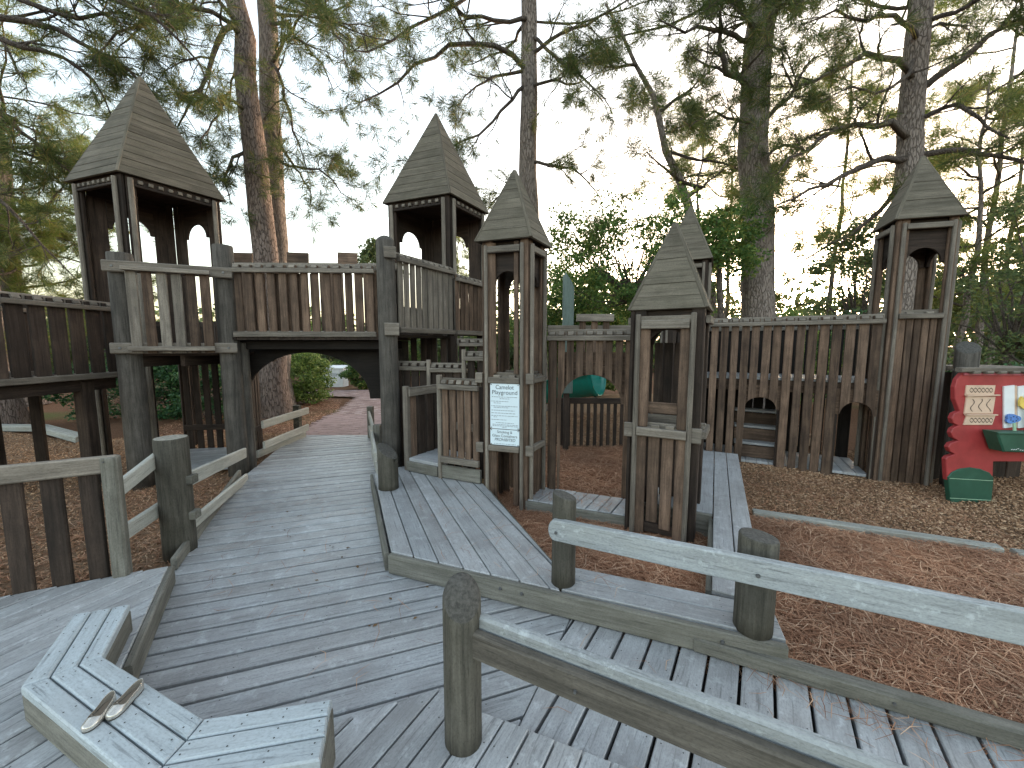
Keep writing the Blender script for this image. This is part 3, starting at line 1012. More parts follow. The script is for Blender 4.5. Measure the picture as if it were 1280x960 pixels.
# two full-height boards flanking the opening on the sign face
dH = (bH[0] - bH[3]).normalized(); nH = Vector((dH.y, -dH.x))
for p in (bH[3] + dH * 0.125, bH[0] - dH * 0.125):
    upright(tH, 'inner_board', p - nH * 0.018, 1.40, 2.74, 0.05, 0.03, dH, 'brown')
    upright(tH, 'inner_board', p - nH * 0.018, -0.03, 0.56, 0.06, 0.03, dH, 'brown')
for p, s in ((bH[3] - dH * 0.035, 1), (bH[0] + dH * 0.03, 1)):
    for z in (1.36, 0.60):
        board(tH, 'rail_end_block', v3(p - dH * 0.04 + nH * 0.006, z - 0.01), v3(p + dH * 0.04 + nH * 0.006, z - 0.01), 0.11, 0.04, v3(nH, 0), 'rail')

# the sign
sgn = thing('rules_sign', 'pale blue rules sign headed Camelot Playground on the narrow tower', 'sign', v3(bH[3].lerp(bH[0], 0.5) + nH * 0.05, 0.95))
sa, sb = bH[3] + dH * 0.10 + nH * 0.036, bH[0] - dH * 0.075 + nH * 0.036
sw = (sb - sa).length
def sign_plate(z0, z1, name):
    r = 0.012
    pts = []
    for cx, cz, a0_ in ((r, z0 + r, 180), (sw - r, z0 + r, 270), (sw - r, z1 - r, 0), (r, z1 - r, 90)):
        for q in range(4):
            t = R_(a0_ + q * 30)
            pts.append(v3(sa + dH * (cx + r * math.cos(t)), cz + r * math.sin(t)))
    return prism(sgn, name, pts, 0.006, 'signface', xdir=v3(dH, 0))
sign_plate(0.815, 1.295, 'sign_panel')
sign_plate(0.640, 0.808, 'lower_sign_panel')
FRS = Matrix(((dH.x, 0, nH.x), (dH.y, 0, nH.y), (0, 1, 0))).to_4x4()
def lettering(txt, size, u, z, mat='ink', shear=0.0, wmax=None):
    cu = bpy.data.curves.new('txt', 'FONT')
    cu.body = txt; cu.size = size; cu.align_x = 'CENTER'; cu.extrude = 0.0004; cu.shear = shear
    to = bpy.data.objects.new('txt', cu)
    COL.objects.link(to)
    dg = bpy.context.evaluated_depsgraph_get()
    me = bpy.data.meshes.new_from_object(to.evaluated_get(dg))
    bpy.data.objects.remove(to)
    if wmax:
        xs = [v.co.x for v in me.vertices]
        k = wmax / (max(xs) - min(xs))
        for v in me.vertices:
            v.co.x *= k
    me.materials.clear(); me.materials.append(M[mat])
    o = put('lettering', me, Matrix.Translation(v3(sa + dH * (sw * u) + nH * 0.0012, z)) @ FRS, sgn)
    return o
lettering('Camelot', 0.062, 0.5, 1.238, wmax=sw * 0.62)
lettering('Playground', 0.062, 0.5, 1.183, wmax=sw * 0.86)
lettering('Smoking &', 0.040, 0.5, 0.768, wmax=sw * 0.52)
lettering('Glass Containers', 0.040, 0.5, 0.727, wmax=sw * 0.86)
lettering('PROHIBITED', 0.044, 0.5, 0.684, shear=0.3, wmax=sw * 0.72)
# print too small to read: rows of short strokes
pr = random.Random(3)
pv, pf_ = [], []
rows = [(1.155, .06, .94), (1.137, .33, .66), (1.108, .04, .66), (1.090, .12, .40), (1.058, .04, .94), (1.043, .12, .62), (1.012, .04, .84), (0.983, .04, .86),
        (0.955, .04, .94), (0.940, .12, .25), (0.912, .04, .56), (0.880, .2, .84), (0.860, .08, .95), (0.846, .08, .95), (0.830, .42, .58), (0.653, .12, .88)]
for z, u0, u1 in rows:
    u = u0
    while u < u1 - 0.02:
        w_ = min(pr.uniform(0.03, 0.10), u1 - u)
        h_ = 0.0032
        i0 = len(pv)
        for du, dz in ((0, -h_), (w_, -h_), (w_, h_), (0, h_)):
            pv.append(tuple(v3(sa + dH * (sw * (u + du)) + nH * 0.0015, z + dz) - W[sgn].translation))
        pf_.append((i0, i0 + 1, i0 + 2, i0 + 3))
        u += w_ + 0.02
me = bpy.data.meshes.new('small_print'); me.from_pydata(pv, [], pf_); me.materials.append(M['inkgrey'])
sp_ = put('small_print', me, Matrix.Translation(W[sgn].translation), sgn); sp_['kind'] = 'stuff'
for u in (0.04, 0.96):
    for z in (1.285, 0.825, 0.800, 0.648):
        bolt(sgn, v3(sa + dH * (sw * u), z), v3(nH, 0), 0.006)

# low tower standing beside the plank walkway
tK = thing('castle_tower', 'short wooden tower with steep roof beside the plank walkway', 'tower', (1.55, 3.6, 0), 'wooden castle towers')
KL, KF = Vector((1.06, 3.50)), Vector((1.59, 3.20))
KR = KF + Vector((0.30, 0.50)).normalized() * 0.56
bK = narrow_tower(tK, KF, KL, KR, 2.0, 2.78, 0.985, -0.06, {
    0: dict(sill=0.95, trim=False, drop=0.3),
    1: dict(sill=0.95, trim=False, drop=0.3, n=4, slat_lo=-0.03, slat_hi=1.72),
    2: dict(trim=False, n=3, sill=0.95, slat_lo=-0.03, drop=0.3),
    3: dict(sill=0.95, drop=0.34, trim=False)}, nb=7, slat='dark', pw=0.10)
dK = (bK[0] - bK[3]).normalized(); nK = Vector((dK.y, -dK.x))
LK = (bK[0] - bK[3]).length
for u in (0.13, 0.87):
    upright(tK, 'trim_strip', bK[3] + dK * LK * u + nK * 0.045, -0.06, 1.965, 0.042, 0.05, dK, 'rail', 0.014)
level(tK, 'eave_rail', bK[3] + dK * LK * 0.18 + nK * 0.04, bK[0] - dK * LK * 0.18 + nK * 0.04, 1.875, 0.075, 0.045, 'rail')
level(tK, 'sill_rail', bK[3] + dK * LK * 0.16 + nK * 0.055, bK[0] - dK * LK * 0.16 + nK * 0.055, 0.93, 0.075, 0.05, 'rail')
level(tK, 'inner_rail', bK[3] + dK * LK * 0.2 - nK * 0.03, bK[0] - dK * LK * 0.2 - nK * 0.03, 1.14, 0.10, 0.03, 'brown')
for j in range(2):
    p = bK[3] + dK * LK * (0.42 + 0.2 * j) + nK * 0.02
    board(tK, 'spacer_block', v3(p - dK * 0.035, 0.97), v3(p + dK * 0.035, 0.97), 0.05, 0.05, (0, 0, 1), 'rail')
for p in (bK[3] + dK * 0.03, bK[0] - dK * 0.03):
    board(tK, 'rail_end_block', v3(p - dK * 0.05 + nK * 0.022, 0.93), v3(p + dK * 0.05 + nK * 0.022, 0.93), 0.13, 0.04, v3(nK, 0), 'rail')
for u, hi in ((0.225, 1.95), (0.775, 1.95)):
    upright(tK, 'inner_board', bK[3] + dK * LK * u + nK * 0.012, 0.97, hi, 0.09, 0.03, dK, 'brown')
for j, lo in enumerate((-0.03, 0.10, 0.05, -0.05)):
    upright(tK, 'slat', bK[3] + dK * LK * (0.215 + 0.19 * j) + nK * 0.02, lo, 0.91, 0.095, 0.03, dK, 'brown')
    upright(tK, 'slat', bK[3] + dK * LK * (0.30 + 0.18 * j) - nK * 0.012, 0.42, 0.90, 0.09, 0.025, dK, 'dark') if j < 3 else None
level(tK, 'low_rail', bK[3] + dK * LK * 0.15 - nK * 0.01, bK[0] - dK * LK * 0.1 - nK * 0.01, 0.03, 0.09, 0.04, 'dark')

# little tower behind the castle wall
tK2 = thing('castle_tower', 'small wooden tower half hidden behind the short tower', 'tower', (2.75, 6.4, 0), 'wooden castle towers')
c2 = Vector((2.83, 6.35)); ax, ay = Vector((0.88, -0.47)) * 0.34, Vector((0.47, 0.88)) * 0.34
narrow_tower(tK2, c2 + ax - ay, c2 - ax - ay, c2 + ax + ay, 2.98, 3.86, 0.88, -0.08, {
    0: dict(sill=2.1, n=4), 1: dict(sill=2.1, n=4), 2: dict(sill=2.1, n=4), 3: dict(sill=2.1, n=4)}, nb=6, slat='dark')

# right-hand tower at the end of the castle wall
tN = thing('castle_tower', 'wooden tower rising from the slatted wall beside the red cabin front', 'tower', (4.95, 5.0, 0), 'wooden castle towers')
NF, NR, NL = Vector((4.65, 4.83)), Vector((5.28, 4.655)), Vector((4.87, 5.36))
bN = narrow_tower(tN, NF, NL, NR, 3.2, 4.0, 0.90, -0.09, {
    0: dict(sill=2.08, n=5, slat_lo=-0.06, drop=0.5),
    1: dict(sill=2.08, n=4, slat_lo=-0.06, drop=0.5),
    2: dict(sill=2.08, n=4, slat_lo=-0.06, drop=0.5),
    3: dict(sill=2.08, drop=0.5, trim_lo=0.0)}, nb=7, slat='brown')

def big_tower(root, F, L, R, ze, za, k, zg, zdeck, nb, closed=(1, 2), rails=(), extra=(0.28,)):
    """large roofed lookout: paired corner posts, dentil frieze, arched walls on the closed sides"""
    F, L, R = Vector(F), Vector(L), Vector(R)
    bc = body(F, L, R, k)
    c = centre(F, L, R)
    roof(root, [F, R, L + R - F, L], ze, (c.x, c.y, za), nb, th=0.024)
    fl = [v3(c + (p - c) * 0.97, zdeck) for p in bc]
    planks(root, [tuple(p.xy) for p in fl], math.atan2((bc[1] - bc[0]).y, (bc[1] - bc[0]).x), zdeck, w=0.14, gap=0.006, mat='dark', nails=False, name='floor_plank')
    for i in range(4):
        a, b = bc[i], bc[(i + 1) % 4]
        d = (b - a); Lf = d.length; d.normalize()
        nf = Vector((d.y, -d.x))
        for s, p in ((1, a), (-1, b)):
            upright(root, 'post', p + d * s * (0.055 + 0.045 * (s > 0)) - nf * 0.02, zg, ze + 0.02, 0.105, 0.04, d, 'dark')
            upright(root, 'trim_strip', p + d * s * 0.09 + nf * 0.026, zg + 0.05, ze - 0.035, 0.062, 0.05, d, 'rail', 0.016)
        level(root, 'frieze_board', a + d * 0.12 - nf * 0.02, b - d * 0.12 - nf * 0.02, ze - 0.05, 0.16, 0.03, 'dark')
        level(root, 'frieze_rail', a + d * 0.125 + nf * 0.014, b - d * 0.125 + nf * 0.014, ze - 0.118, 0.035, 0.035, 'dark')
        nd = int((Lf - 0.28) / 0.11)
        for j in range(nd):
            p = a + d * (0.14 + (Lf - 0.28) * (j + 0.5) / nd) + nf * 0.017
            board(root, 'dentil', v3(p - d * 0.026, ze - 0.065), v3(p + d * 0.026, ze - 0.065), 0.05, 0.04, v3(nf, 0), 'rail')
        if i in closed:
            h = ze - 0.13
            mid = (a + b) / 2
            w = 0.27
            for q0_, q1_ in ((a + d * 0.11, mid + d * 0.0 - d * w), (mid + d * w, b - d * 0.11)):
                pw_ = (q1_ - q0_)
                nn = max(1, round(pw_.length / 0.17))
                for j in range(nn):
                    p = q0_ + pw_ * ((j + 0.5) / nn) - nf * 0.022
                    upright(root, 'wall_board', p, zdeck + 0.02, h, pw_.length / nn * 0.97, 0.026, d, 'dark')
            arch_panel(root, mid - d * w - nf * 0.012, mid + d * w - nf * 0.012, h, h - 0.42, 0.05, 0.03, 'dark', rise=0.22)
            level(root, 'wall_rail', mid - d * w - nf * 0.02, mid + d * w - nf * 0.02, zdeck + 0.42, 0.09, 0.03, 'dark')
            for j in range(3):
                p = mid + d * (-w + 2 * w * (j + 0.5) / 3) - nf * 0.024
                upright(root, 'wall_board', p, zdeck + 0.02, zdeck + 0.38, 2 * w / 3 * 0.92, 0.026, d, 'dark')
    return bc

tA = thing('castle_tower', 'big roofed lookout tower with dentil trim above the log balcony', 'tower', (-5.5, 6.1, 0), 'wooden castle towers')
AF, AR, AL = Vector((-5.26, 5.39)), Vector((-4.64, 6.48)), Vector((-6.34, 5.74))
bA = big_tower(tA, AF, AL, AR, 4.0, 5.62, 0.93, -0.1, 1.62, 15)
tG = thing('castle_tower', 'big roofed lookout tower at the end of the slanting parapet', 'tower', (-1.27, 6.84, 0), 'wooden castle towers')
GF, GR, GL = Vector((-0.95, 6.15)), Vector((-0.43, 7.09)), Vector((-2.11, 6.59))
bG = big_tower(tG, GF, GL, GR, 4.0, 5.52, 0.93, -0.1, 1.9, 11)

# ------------------------------------------------------------------ walkway wall on the left, balcony, bridge
wB = thing('walkway_parapet', 'dark walkway parapet of wide close boards beside the log balcony', 'parapet', (-5.2, 4.2, 0))
guard(wB, (-5.20, 5.12), (-5.24, 2.3), 1.28, 2.25, 15, 0.155, -1, slat='dark', rail='rail')
planks(wB, [(-5.28, 2.3), (-5.24, 5.2), (-6.4, 5.3), (-6.4, 2.3)], 0.0, 1.30, mat='dark', nails=False, name='floor_plank')
guard(wB, (-6.45, 5.3), (-6.45, 2.3), 1.28, 2.25, 16, 0.15, -1, slat='dark', rail='rail')
for p in ((-5.32, 4.75), (-5.32, 2.9), (-6.35, 4.6), (-6.35, 2.9)):
    if p[1] > 4.5:
        upright(wB, 'post', p, -0.1, 1.25, 0.14, 0.14, (1, 0), 'dark', 0.012)
        upright(wB, 'post', (p[0] + 0.22, p[1] + 0.3), -0.1, 1.25, 0.12, 0.05, (1, 0.2), 'dark')
board(wB, 'floor_beam', (-5.30, 5.1, 1.20), (-5.30, 2.3, 1.20), 0.14, 0.05, (1, 0, 0), 'dark')

bal = thing('log_balcony', 'slatted balcony held between two thick log posts', 'balcony', (-4.15, 4.85, 0))
LG0, LG1 = Vector((-4.62, 4.66)), Vector((-3.70, 5.07))
lathe_log(bal, 'log_post', v3(LG0, -0.12), 2.76, 0.125, 'log', slant=0.0, seed=1, taper=0.93)
lathe_log(bal, 'log_post', v3(LG1, -0.12), 2.95, 0.118, 'log', slant=0.0, seed=2, taper=0.93)
dB = (LG1 - LG0).normalized(); nB = Vector((dB.y, -dB.x))
b0, b1 = LG0 + nB * 0.14, LG1 + nB * 0.14
for z, h in ((2.60, 0.13), (1.66, 0.13)):
    q = level(bal, 'cross_board', b0 - dB * 0.11, b1 + dB * 0.11, z, h, 0.04, 'rail', 0.012)
    for p in (b0 - dB * 0.02, b1 + dB * 0.02):
        bolt(bal, v3(p + nB * 0.02, z), v3(nB, 0), 0.016)
g0, g1 = b0 + dB * 0.08 + nB * 0.052, b1 - dB * 0.10 + nB * 0.052
ng = 6
for j in range(ng):
    p = g0 + (g1 - g0) * ((j + 0.5) / ng)
    upright(bal, 'slat', p - nB * 0.012, 1.60, 2.585, 0.098 * random.uniform(0.93, 1.05), 0.032, dB, 'rail' if j in (0, 2, 3) else 'brown')
level(bal, 'rail', g0 + nB * 0.032, g1 + nB * 0.032, 2.575, 0.05, 0.05, 'rail')
level(bal, 'rail', g0 + nB * 0.032, g1 + nB * 0.032, 1.655, 0.055, 0.05, 'rail')
planks(bal, [tuple(LG0), tuple(LG1), (-3.5, 6.4), (-4.75, 6.3), (-5.2, 5.3)], R_(20), 1.60, mat='dark', nails=False, name='floor_plank')
for k in range(3):
    board(bal, 'floor_beam', v3(LG0.lerp(LG1, 0.1 + 0.4 * k), 1.50), v3(LG0.lerp(LG1, 0.1 + 0.4 * k) + Vector((-0.1, 1.3)), 1.50), 0.14, 0.05, (1, 0, 0), 'dark')

# slatted cell under the balcony
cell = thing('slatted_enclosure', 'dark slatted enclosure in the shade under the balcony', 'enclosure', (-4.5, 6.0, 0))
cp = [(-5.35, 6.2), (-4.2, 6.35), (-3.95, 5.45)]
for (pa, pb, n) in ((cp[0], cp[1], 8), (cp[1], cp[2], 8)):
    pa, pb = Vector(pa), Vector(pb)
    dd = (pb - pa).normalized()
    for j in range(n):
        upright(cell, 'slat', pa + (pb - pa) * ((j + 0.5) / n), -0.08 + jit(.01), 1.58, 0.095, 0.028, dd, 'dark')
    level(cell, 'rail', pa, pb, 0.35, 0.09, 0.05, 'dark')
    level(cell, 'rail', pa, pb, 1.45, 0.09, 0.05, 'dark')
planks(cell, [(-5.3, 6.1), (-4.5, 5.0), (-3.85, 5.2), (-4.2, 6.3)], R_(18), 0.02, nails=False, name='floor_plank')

br = thing('arched_footbridge', 'slatted footbridge over the ramp with a wide arch beneath it', 'bridge', (-2.65, 5.6, 0))
E0 = Vector((-1.63, 5.10))
lathe_log(br, 'log_post', v3(E0, -0.1), 3.02, 0.125, 'log', seed=4, taper=0.9, dome=0.06)
lathe_log(br, 'log_column', (-3.66, 5.22, -0.05), 1.72, 0.09, 'log', seed=5)
guard(br, (-3.58, 5.03), (-1.78, 5.12), 1.80, 2.74, 13, 0.095, 1, slat='brown', rail='rail')
# a second layer of boards set back behind the front slats
dbr = Vector((1.8, 0.09)).normalized()
for j in range(11):
    p = Vector((-3.52, 5.085)) + dbr * (0.13 + 0.158 * j + jit(0.02))
    upright(br, 'back_slat', p, 1.82, 2.62, 0.085, 0.02, dbr, 'brown') if j not in (6, 9) else None
guard(br, (-4.75, 6.43), (-1.9, 6.5), 1.80, 3.04, 20, 0.10, 1, slat='brown', rail='rail', bottom=False)
for xa, xb in ((-4.80, -4.27), (-3.69, -3.35), (-2.86, -2.55)):
    board(br, 'merlon_board', (xa, 6.50, 3.11), (xb, 6.51, 3.10), 0.20, 0.035, (0, -1, 0), 'brown')
planks(br, [(-3.75, 5.0), (-1.6, 5.1), (-1.7, 6.5), (-3.75, 6.5)], R_(92), 1.80, mat='dark', nails=False, name='floor_plank')
arch_panel(br, (-3.97, 5.44), (-1.86, 5.49), 1.79, 0.93, 0.18, 0.05, 'shade_black', rise=0.66, seg=24)  # panel and beams below coloured near black for the bridge's deep shade
level(br, 'rear_beam', (-4.7, 6.40), (-1.9, 6.45), 1.70, 0.16, 0.05, 'shade_black')
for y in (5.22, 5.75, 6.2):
    board(br, 'floor_beam', (-3.7, y, 1.70), (-1.78, y + 0.04, 1.70), 0.12, 0.05, (0, 1, 0), 'shade_black')
for x, y in ((-4.72, 6.5), (-1.85, 6.55)):
    lathe_log(br, 'log_column', (x, y, -0.1), 1.75, 0.09, 'log', seed=int(x * 10), rings=4)

# parapet that runs from the tall log post to the lookout
pF = thing('slanting_parapet', 'slatted parapet between the tall log post and the lookout tower', 'parapet', (-1.3, 5.6, 1.8))
f0, f1 = Vector((-1.50, 5.12)), Vector((-0.93, 6.12))
guard(pF, f0, f1, 1.86, 2.90, 10, 0.092, 1, slat='rail', rail='rail')
board(pF, 'rail_end_block', v3(E0 + Vector((0.02, -0.13)), 2.86), v3(E0 + Vector((0.16, -0.08)), 2.86), 0.14, 0.05, (0.4, -0.9, 0), 'rail')
board(pF, 'rail_end_block', v3(E0 + Vector((0.0, -0.135)), 1.90), v3(E0 + Vector((0.17, -0.08)), 1.90), 0.16, 0.06, (0.4, -0.9, 0), 'rail')
guard(pF, Vector((-0.90, 6.16)), Vector((-0.42, 7.05)), 1.86, 2.82, 8, 0.10, 1, slat='brown', rail='rail')
planks(pF, [(-1.60, 5.15), (-1.5, 5.2), (-0.95, 6.2), (-2.0, 6.6)], R_(62), 1.84, mat='dark', nails=False, name='floor_plank')

# slatted walls in the shade under that parapet
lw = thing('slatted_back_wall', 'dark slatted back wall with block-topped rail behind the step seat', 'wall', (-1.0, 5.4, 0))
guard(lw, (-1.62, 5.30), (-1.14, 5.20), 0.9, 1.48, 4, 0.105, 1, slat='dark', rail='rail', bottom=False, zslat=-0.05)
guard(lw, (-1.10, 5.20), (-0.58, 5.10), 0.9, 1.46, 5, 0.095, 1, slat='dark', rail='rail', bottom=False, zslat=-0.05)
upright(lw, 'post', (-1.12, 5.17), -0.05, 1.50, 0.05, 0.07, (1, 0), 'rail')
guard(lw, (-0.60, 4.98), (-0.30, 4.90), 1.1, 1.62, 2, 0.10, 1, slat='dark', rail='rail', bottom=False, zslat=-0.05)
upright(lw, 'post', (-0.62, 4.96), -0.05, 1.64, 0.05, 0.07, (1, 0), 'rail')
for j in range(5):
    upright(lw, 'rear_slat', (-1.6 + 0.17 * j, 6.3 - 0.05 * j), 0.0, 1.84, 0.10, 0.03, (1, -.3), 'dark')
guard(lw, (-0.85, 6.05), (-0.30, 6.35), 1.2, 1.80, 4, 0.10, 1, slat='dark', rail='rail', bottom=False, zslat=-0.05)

# step seat with its two side panels
st = thing('step_seat', 'low plank step seat between two slatted side panels', 'seat', (-1.0, 4.7, 0.16))
s0, s1 = Vector((-1.30, 4.63)), Vector((-0.83, 4.36))
ds = (s1 - s0).normalized(); ns_ = Vector((ds.y, -ds.x)); bk = -ns_
planks(st, [tuple(s0 + ds * 0.03), tuple(s1 - ds * 0.02), tuple(s1 - ds * 0.02 + bk * 0.55), tuple(s0 + ds * 0.03 + bk * 0.55)],
       math.atan2(ds.y, ds.x), 0.315, w=0.14, nails=False, name='seat_plank', mat='deck')
level(st, 'front_board', s0 + ds * 0.03 + ns_ * 0.012, s1 - ds * 0.03 + ns_ * 0.012, 0.225, 0.12, 0.035, 'side')
q0_, q1_ = s0 + bk * 0.02, s0 + bk * 0.66 + ds * 0.02
upright(st, 'post', q0_, 0.10, 1.20, 0.075, 0.06, ds, 'rail')
level(st, 'side_rail', q0_ + ds * 0.05, q1_ + ds * 0.05, 1.13, 0.11, 0.035, 'rail')
for j in range(4):
    upright(st, 'side_slat', q0_ + (q1_ - q0_) * (0.12 + 0.24 * j) + ds * 0.02, 0.17, 1.14, 0.11, 0.028, (q1_ - q0_).normalized(), 'dark' if j else 'brown')
level(st, 'back_rail', s0 + bk * 0.66 + ds * 0.22, s1 + bk * 0.66, 0.62, 0.10, 0.04, 'rail')
level(st, 'back_board', s0 + bk * 0.62 + ds * 0.05, s1 + bk * 0.62, 0.42, 0.18, 0.03, 'dark')
fp = thing('low_slatted_panel', 'short slatted panel with block-topped rail beside the sign tower', 'panel', (-0.6, 4.25, 0.16))
f2, f3 = Vector((-0.80, 4.345)), Vector((-0.345, 4.135))
guard(fp, f2, f3, 0.36, 1.33, 5, 0.076, 1, slat='brown', rail='rail')
upright(fp, 'post', f2 - (f3 - f2).normalized() * 0.03, 0.12, 1.36, 0.05, 0.07, (f3 - f2).normalized(), 'rail', 0.014)
level(fp, 'base_board', f2, f3, 0.245, 0.15, 0.04, 'side')

# ------------------------------------------------------------------ wall between the narrow towers
wJ = thing('arched_slat_wall', 'slatted wall with a round arched gateway between two narrow towers', 'wall', (0.85, 4.2, 0))
j0, j1 = Vector((0.40, 4.33)), Vector((1.30, 4.12))
dj = (j1 - j0).normalized(); Lj = (j1 - j0).length; nj = Vector((dj.y, -dj.x))
def jcut(u):
    x = (u - 0.53) * Lj
    r = 0.34
    return 1.05 + math.sqrt(max(0.0, r * r - x * x)) * 0.95 if abs(x) < r else 0.0
guard(wJ, j0, j1, 0.0, 1.87, 9, 0.075, 1, slat='brown', rail='rail', bottom=False, zslat=0.0, cut=jcut)
arch_panel(wJ, j0 + dj * (0.53 * Lj - 0.38) - nj * 0.03, j0 + dj * (0.53 * Lj + 0.36) - nj * 0.03, 1.62, 1.05, 0.04, 0.022, 'brown', rise=0.32)
upright(wJ, 'post', j0 + dj * 0.07 + nj * 0.02, -0.05, 1.80, 0.075, 0.04, dj, 'brown')
# raised merlon on the wall behind
mj = Vector((0.98, 5.4))
for j in range(3):
    upright(wJ, 'merlon_slat', mj + Vector((0.165 * j, 0)), 1.5, 2.03, 0.085, 0.03, (1, 0), 'brown')
level(wJ, 'merlon_rail', mj + Vector((-0.09, -0.03)), mj + Vector((0.42, -0.03)), 2.07, 0.10, 0.06, 'rail')
level(wJ, 'back_rail', Vector((0.5, 5.43)), Vector((2.0, 5.43)), 1.92, 0.10, 0.05, 'rail')

ff = thing('low_picket_fence', 'low dark picket fence seen through the arched gateway', 'fence', (1.4, 6.6, 0))
level(ff, 'top_rail', (0.7, 6.66), (2.2, 6.60), 0.73, 0.10, 0.05, 'dark')
for j in range(13):
    upright(ff, 'picket', (0.76 + 0.115 * j, 6.655 - 0.0045 * j), -0.08, 0.70, 0.058, 0.03, (1, 0), 'dark')

# ------------------------------------------------------------------ long castle wall on the right
wM = thing('castle_wall', 'tall slatted castle wall with two arched crawl openings above the wood chips', 'wall', (3.8, 5.3, 0))
m0, m1 = Vector((2.84, 5.85)), Vector((4.66, 4.865))
dm = (m1 - m0).normalized(); Lm = (m1 - m0).length; nm = Vector((dm.y, -dm.x))
def u_of(px):
    best, bu = 1e9, 0
    for k in range(401):
        p = m0 + dm * (Lm * k / 400)
        dep = p.y * CP - (0.4 - CAM_H) * SP
        x = 640 + F_PX * p.x / dep
        if abs(x - px) < best:
            best, bu = abs(x - px), k / 400
    return bu
A1, A2 = (u_of(929), u_of(968)), (u_of(1046), u_of(1087))
def mcut(u):
    for a, b in (A1, A2):
        if a - 0.005 < u < b + 0.005:
            x = (u - (a + b) / 2) / ((b - a) / 2)
            return 0.79 + 0.17 * math.sqrt(max(0, 1 - x * x))
    return -1
guard(wM, m0, m1, 0.0, 2.09, 16, 0.094, 1, slat='brown', rail='rail', bottom=False, zslat=-0.06, cut=mcut, bt=0.034)
for a, b in (A1, A2):
    pa, pb = m0 + dm * Lm * a - nm * 0.032, m0 + dm * Lm * b - nm * 0.032
    arch_panel(wM, pa - dm * 0.05, pb + dm * 0.05, 1.12, 0.78, 0.045, 0.03, 'brown', rise=0.17, name='arch_board')
    for p in (pa - dm * 0.05, pb + dm * 0.05):
        upright(wM, 'jamb_board', p - nm * 0.02, -0.05, 0.80, 0.075, 0.034, dm, 'dark')
# walkway floor behind the slats, its far wall and the crawl space steps
bkm = -nm
planks(wM, [tuple(m0 + bkm * 0.05), tuple(m1 + bkm * 0.05), tuple(m1 + bkm * 0.95), tuple(m0 + bkm * 0.95)], math.atan2(nm.y, nm.x), 1.24, mat='deck', nails=False, name='floor_plank')
level(wM, 'floor_beam', m0 + bkm * 0.07, m1 + bkm * 0.07, 1.12, 0.16, 0.04, 'brown')
guard(wM, m0 + bkm * 1.0, m1 + bkm * 1.0, 0.0, 2.05, 13, 0.142, 1, slat='shade_black', rail='rail', bottom=False, zslat=-0.06)  # far slats coloured near black to darken the space inside the wall
planks(wM, [tuple(m0 + bkm * 0.06), tuple(m1 + bkm * 0.06), tuple(m1 + bkm * 0.92), tuple(m0 + bkm * 0.92)], math.atan2(nm.y, nm.x), 0.0, mat='deck', nails=False, name='crawl_plank')
pa, pb = m0 + dm * Lm * A1[0], m0 + dm * Lm * A1[1]
for j, z in enumerate((0.22, 0.44, 0.66)):
    off = bkm * (0.30 + 0.2 * j)
    board(wM, 'step_tread', v3(pa + off - dm * 0.1, z), v3(pb + off + dm * 0.1, z), 0.20, 0.035, (0, 0, 1), 'deck')
    level(wM, 'step_riser', pa + off - dm * 0.1 + nm * 0.08, pb + off + dm * 0.1 + nm * 0.08, z - 0.12, 0.18, 0.03, 'brown')

# leaning round post beside the red cabin front
pw = thing('slant_cut_post', 'stout round post with slant-cut top behind the red cabin front', 'post', (5.52, 4.68, GZ))
lathe_log(pw, 'post', (5.52, 4.68, GZ), 1.66, 0.105, 'log', slant=0.75, saz=0.9, seed=9)

# ------------------------------------------------------------------ foreground rails and posts
nf1 = thing('post_and_rail_fence', 'waist-low fence of a dome-topped round post and a thick double rail on the landing', 'fence', (-0.2, 1.46, 0.03))
lathe_log(nf1, 'round_post', (-0.205, 1.475, 0.030), 0.665, 0.077, 'post', sides=28, seed=21, slant=-0.85, saz=-1.35, dome=0.045)
r0, r1 = Vector((-0.135, 1.475)), Vector((2.0, 0.40))
dr = (r1 - r0).normalized(); nr_ = Vector((dr.y, -dr.x))
level(nf1, 'rail', r0, r1, 0.555, 0.10, 0.040, 'lightrail', 0.010)
level(nf1, 'rail', r0 + nr_ * 0.043 + dr * 0.0, r1 + nr_ * 0.043, 0.505, 0.115, 0.040, 'wetrail', 0.008)
for u in (0.18, 0.47):
    bolt(nf1, v3(r0.lerp(r1, u) + nr_ * 0.064, 0.50), v3(nr_, 0), 0.007)
lathe_log(nf1, 'round_post', (2.02, 0.47, 0.030), 0.675, 0.070, 'post', sides=16, seed=22, dome=0.03)

nf2 = thing('post_and_rail_fence', 'single grey plank rail bolted across two short round posts above the pine straw', 'fence', (0.9, 2.15, 0.16))
P1, P2 = Vector((0.335, 2.375)), Vector((1.32, 1.965))
lathe_log(nf2, 'round_post', v3(P1, 0.155), 0.735, 0.078, 'post', sides=24, seed=31, slant=-0.30, saz=0.0, taper=0.97)
lathe_log(nf2, 'round_post', v3(P2, 0.155), 0.675, 0.096, 'post', sides=24, seed=32, slant=-0.12, saz=0.0)
rr0 = Vector((0.225, 2.315))
rr1 = Vector((3.2, 0.62))
drr = (rr1 - rr0).normalized(); nrr = Vector((drr.y, -drr.x))
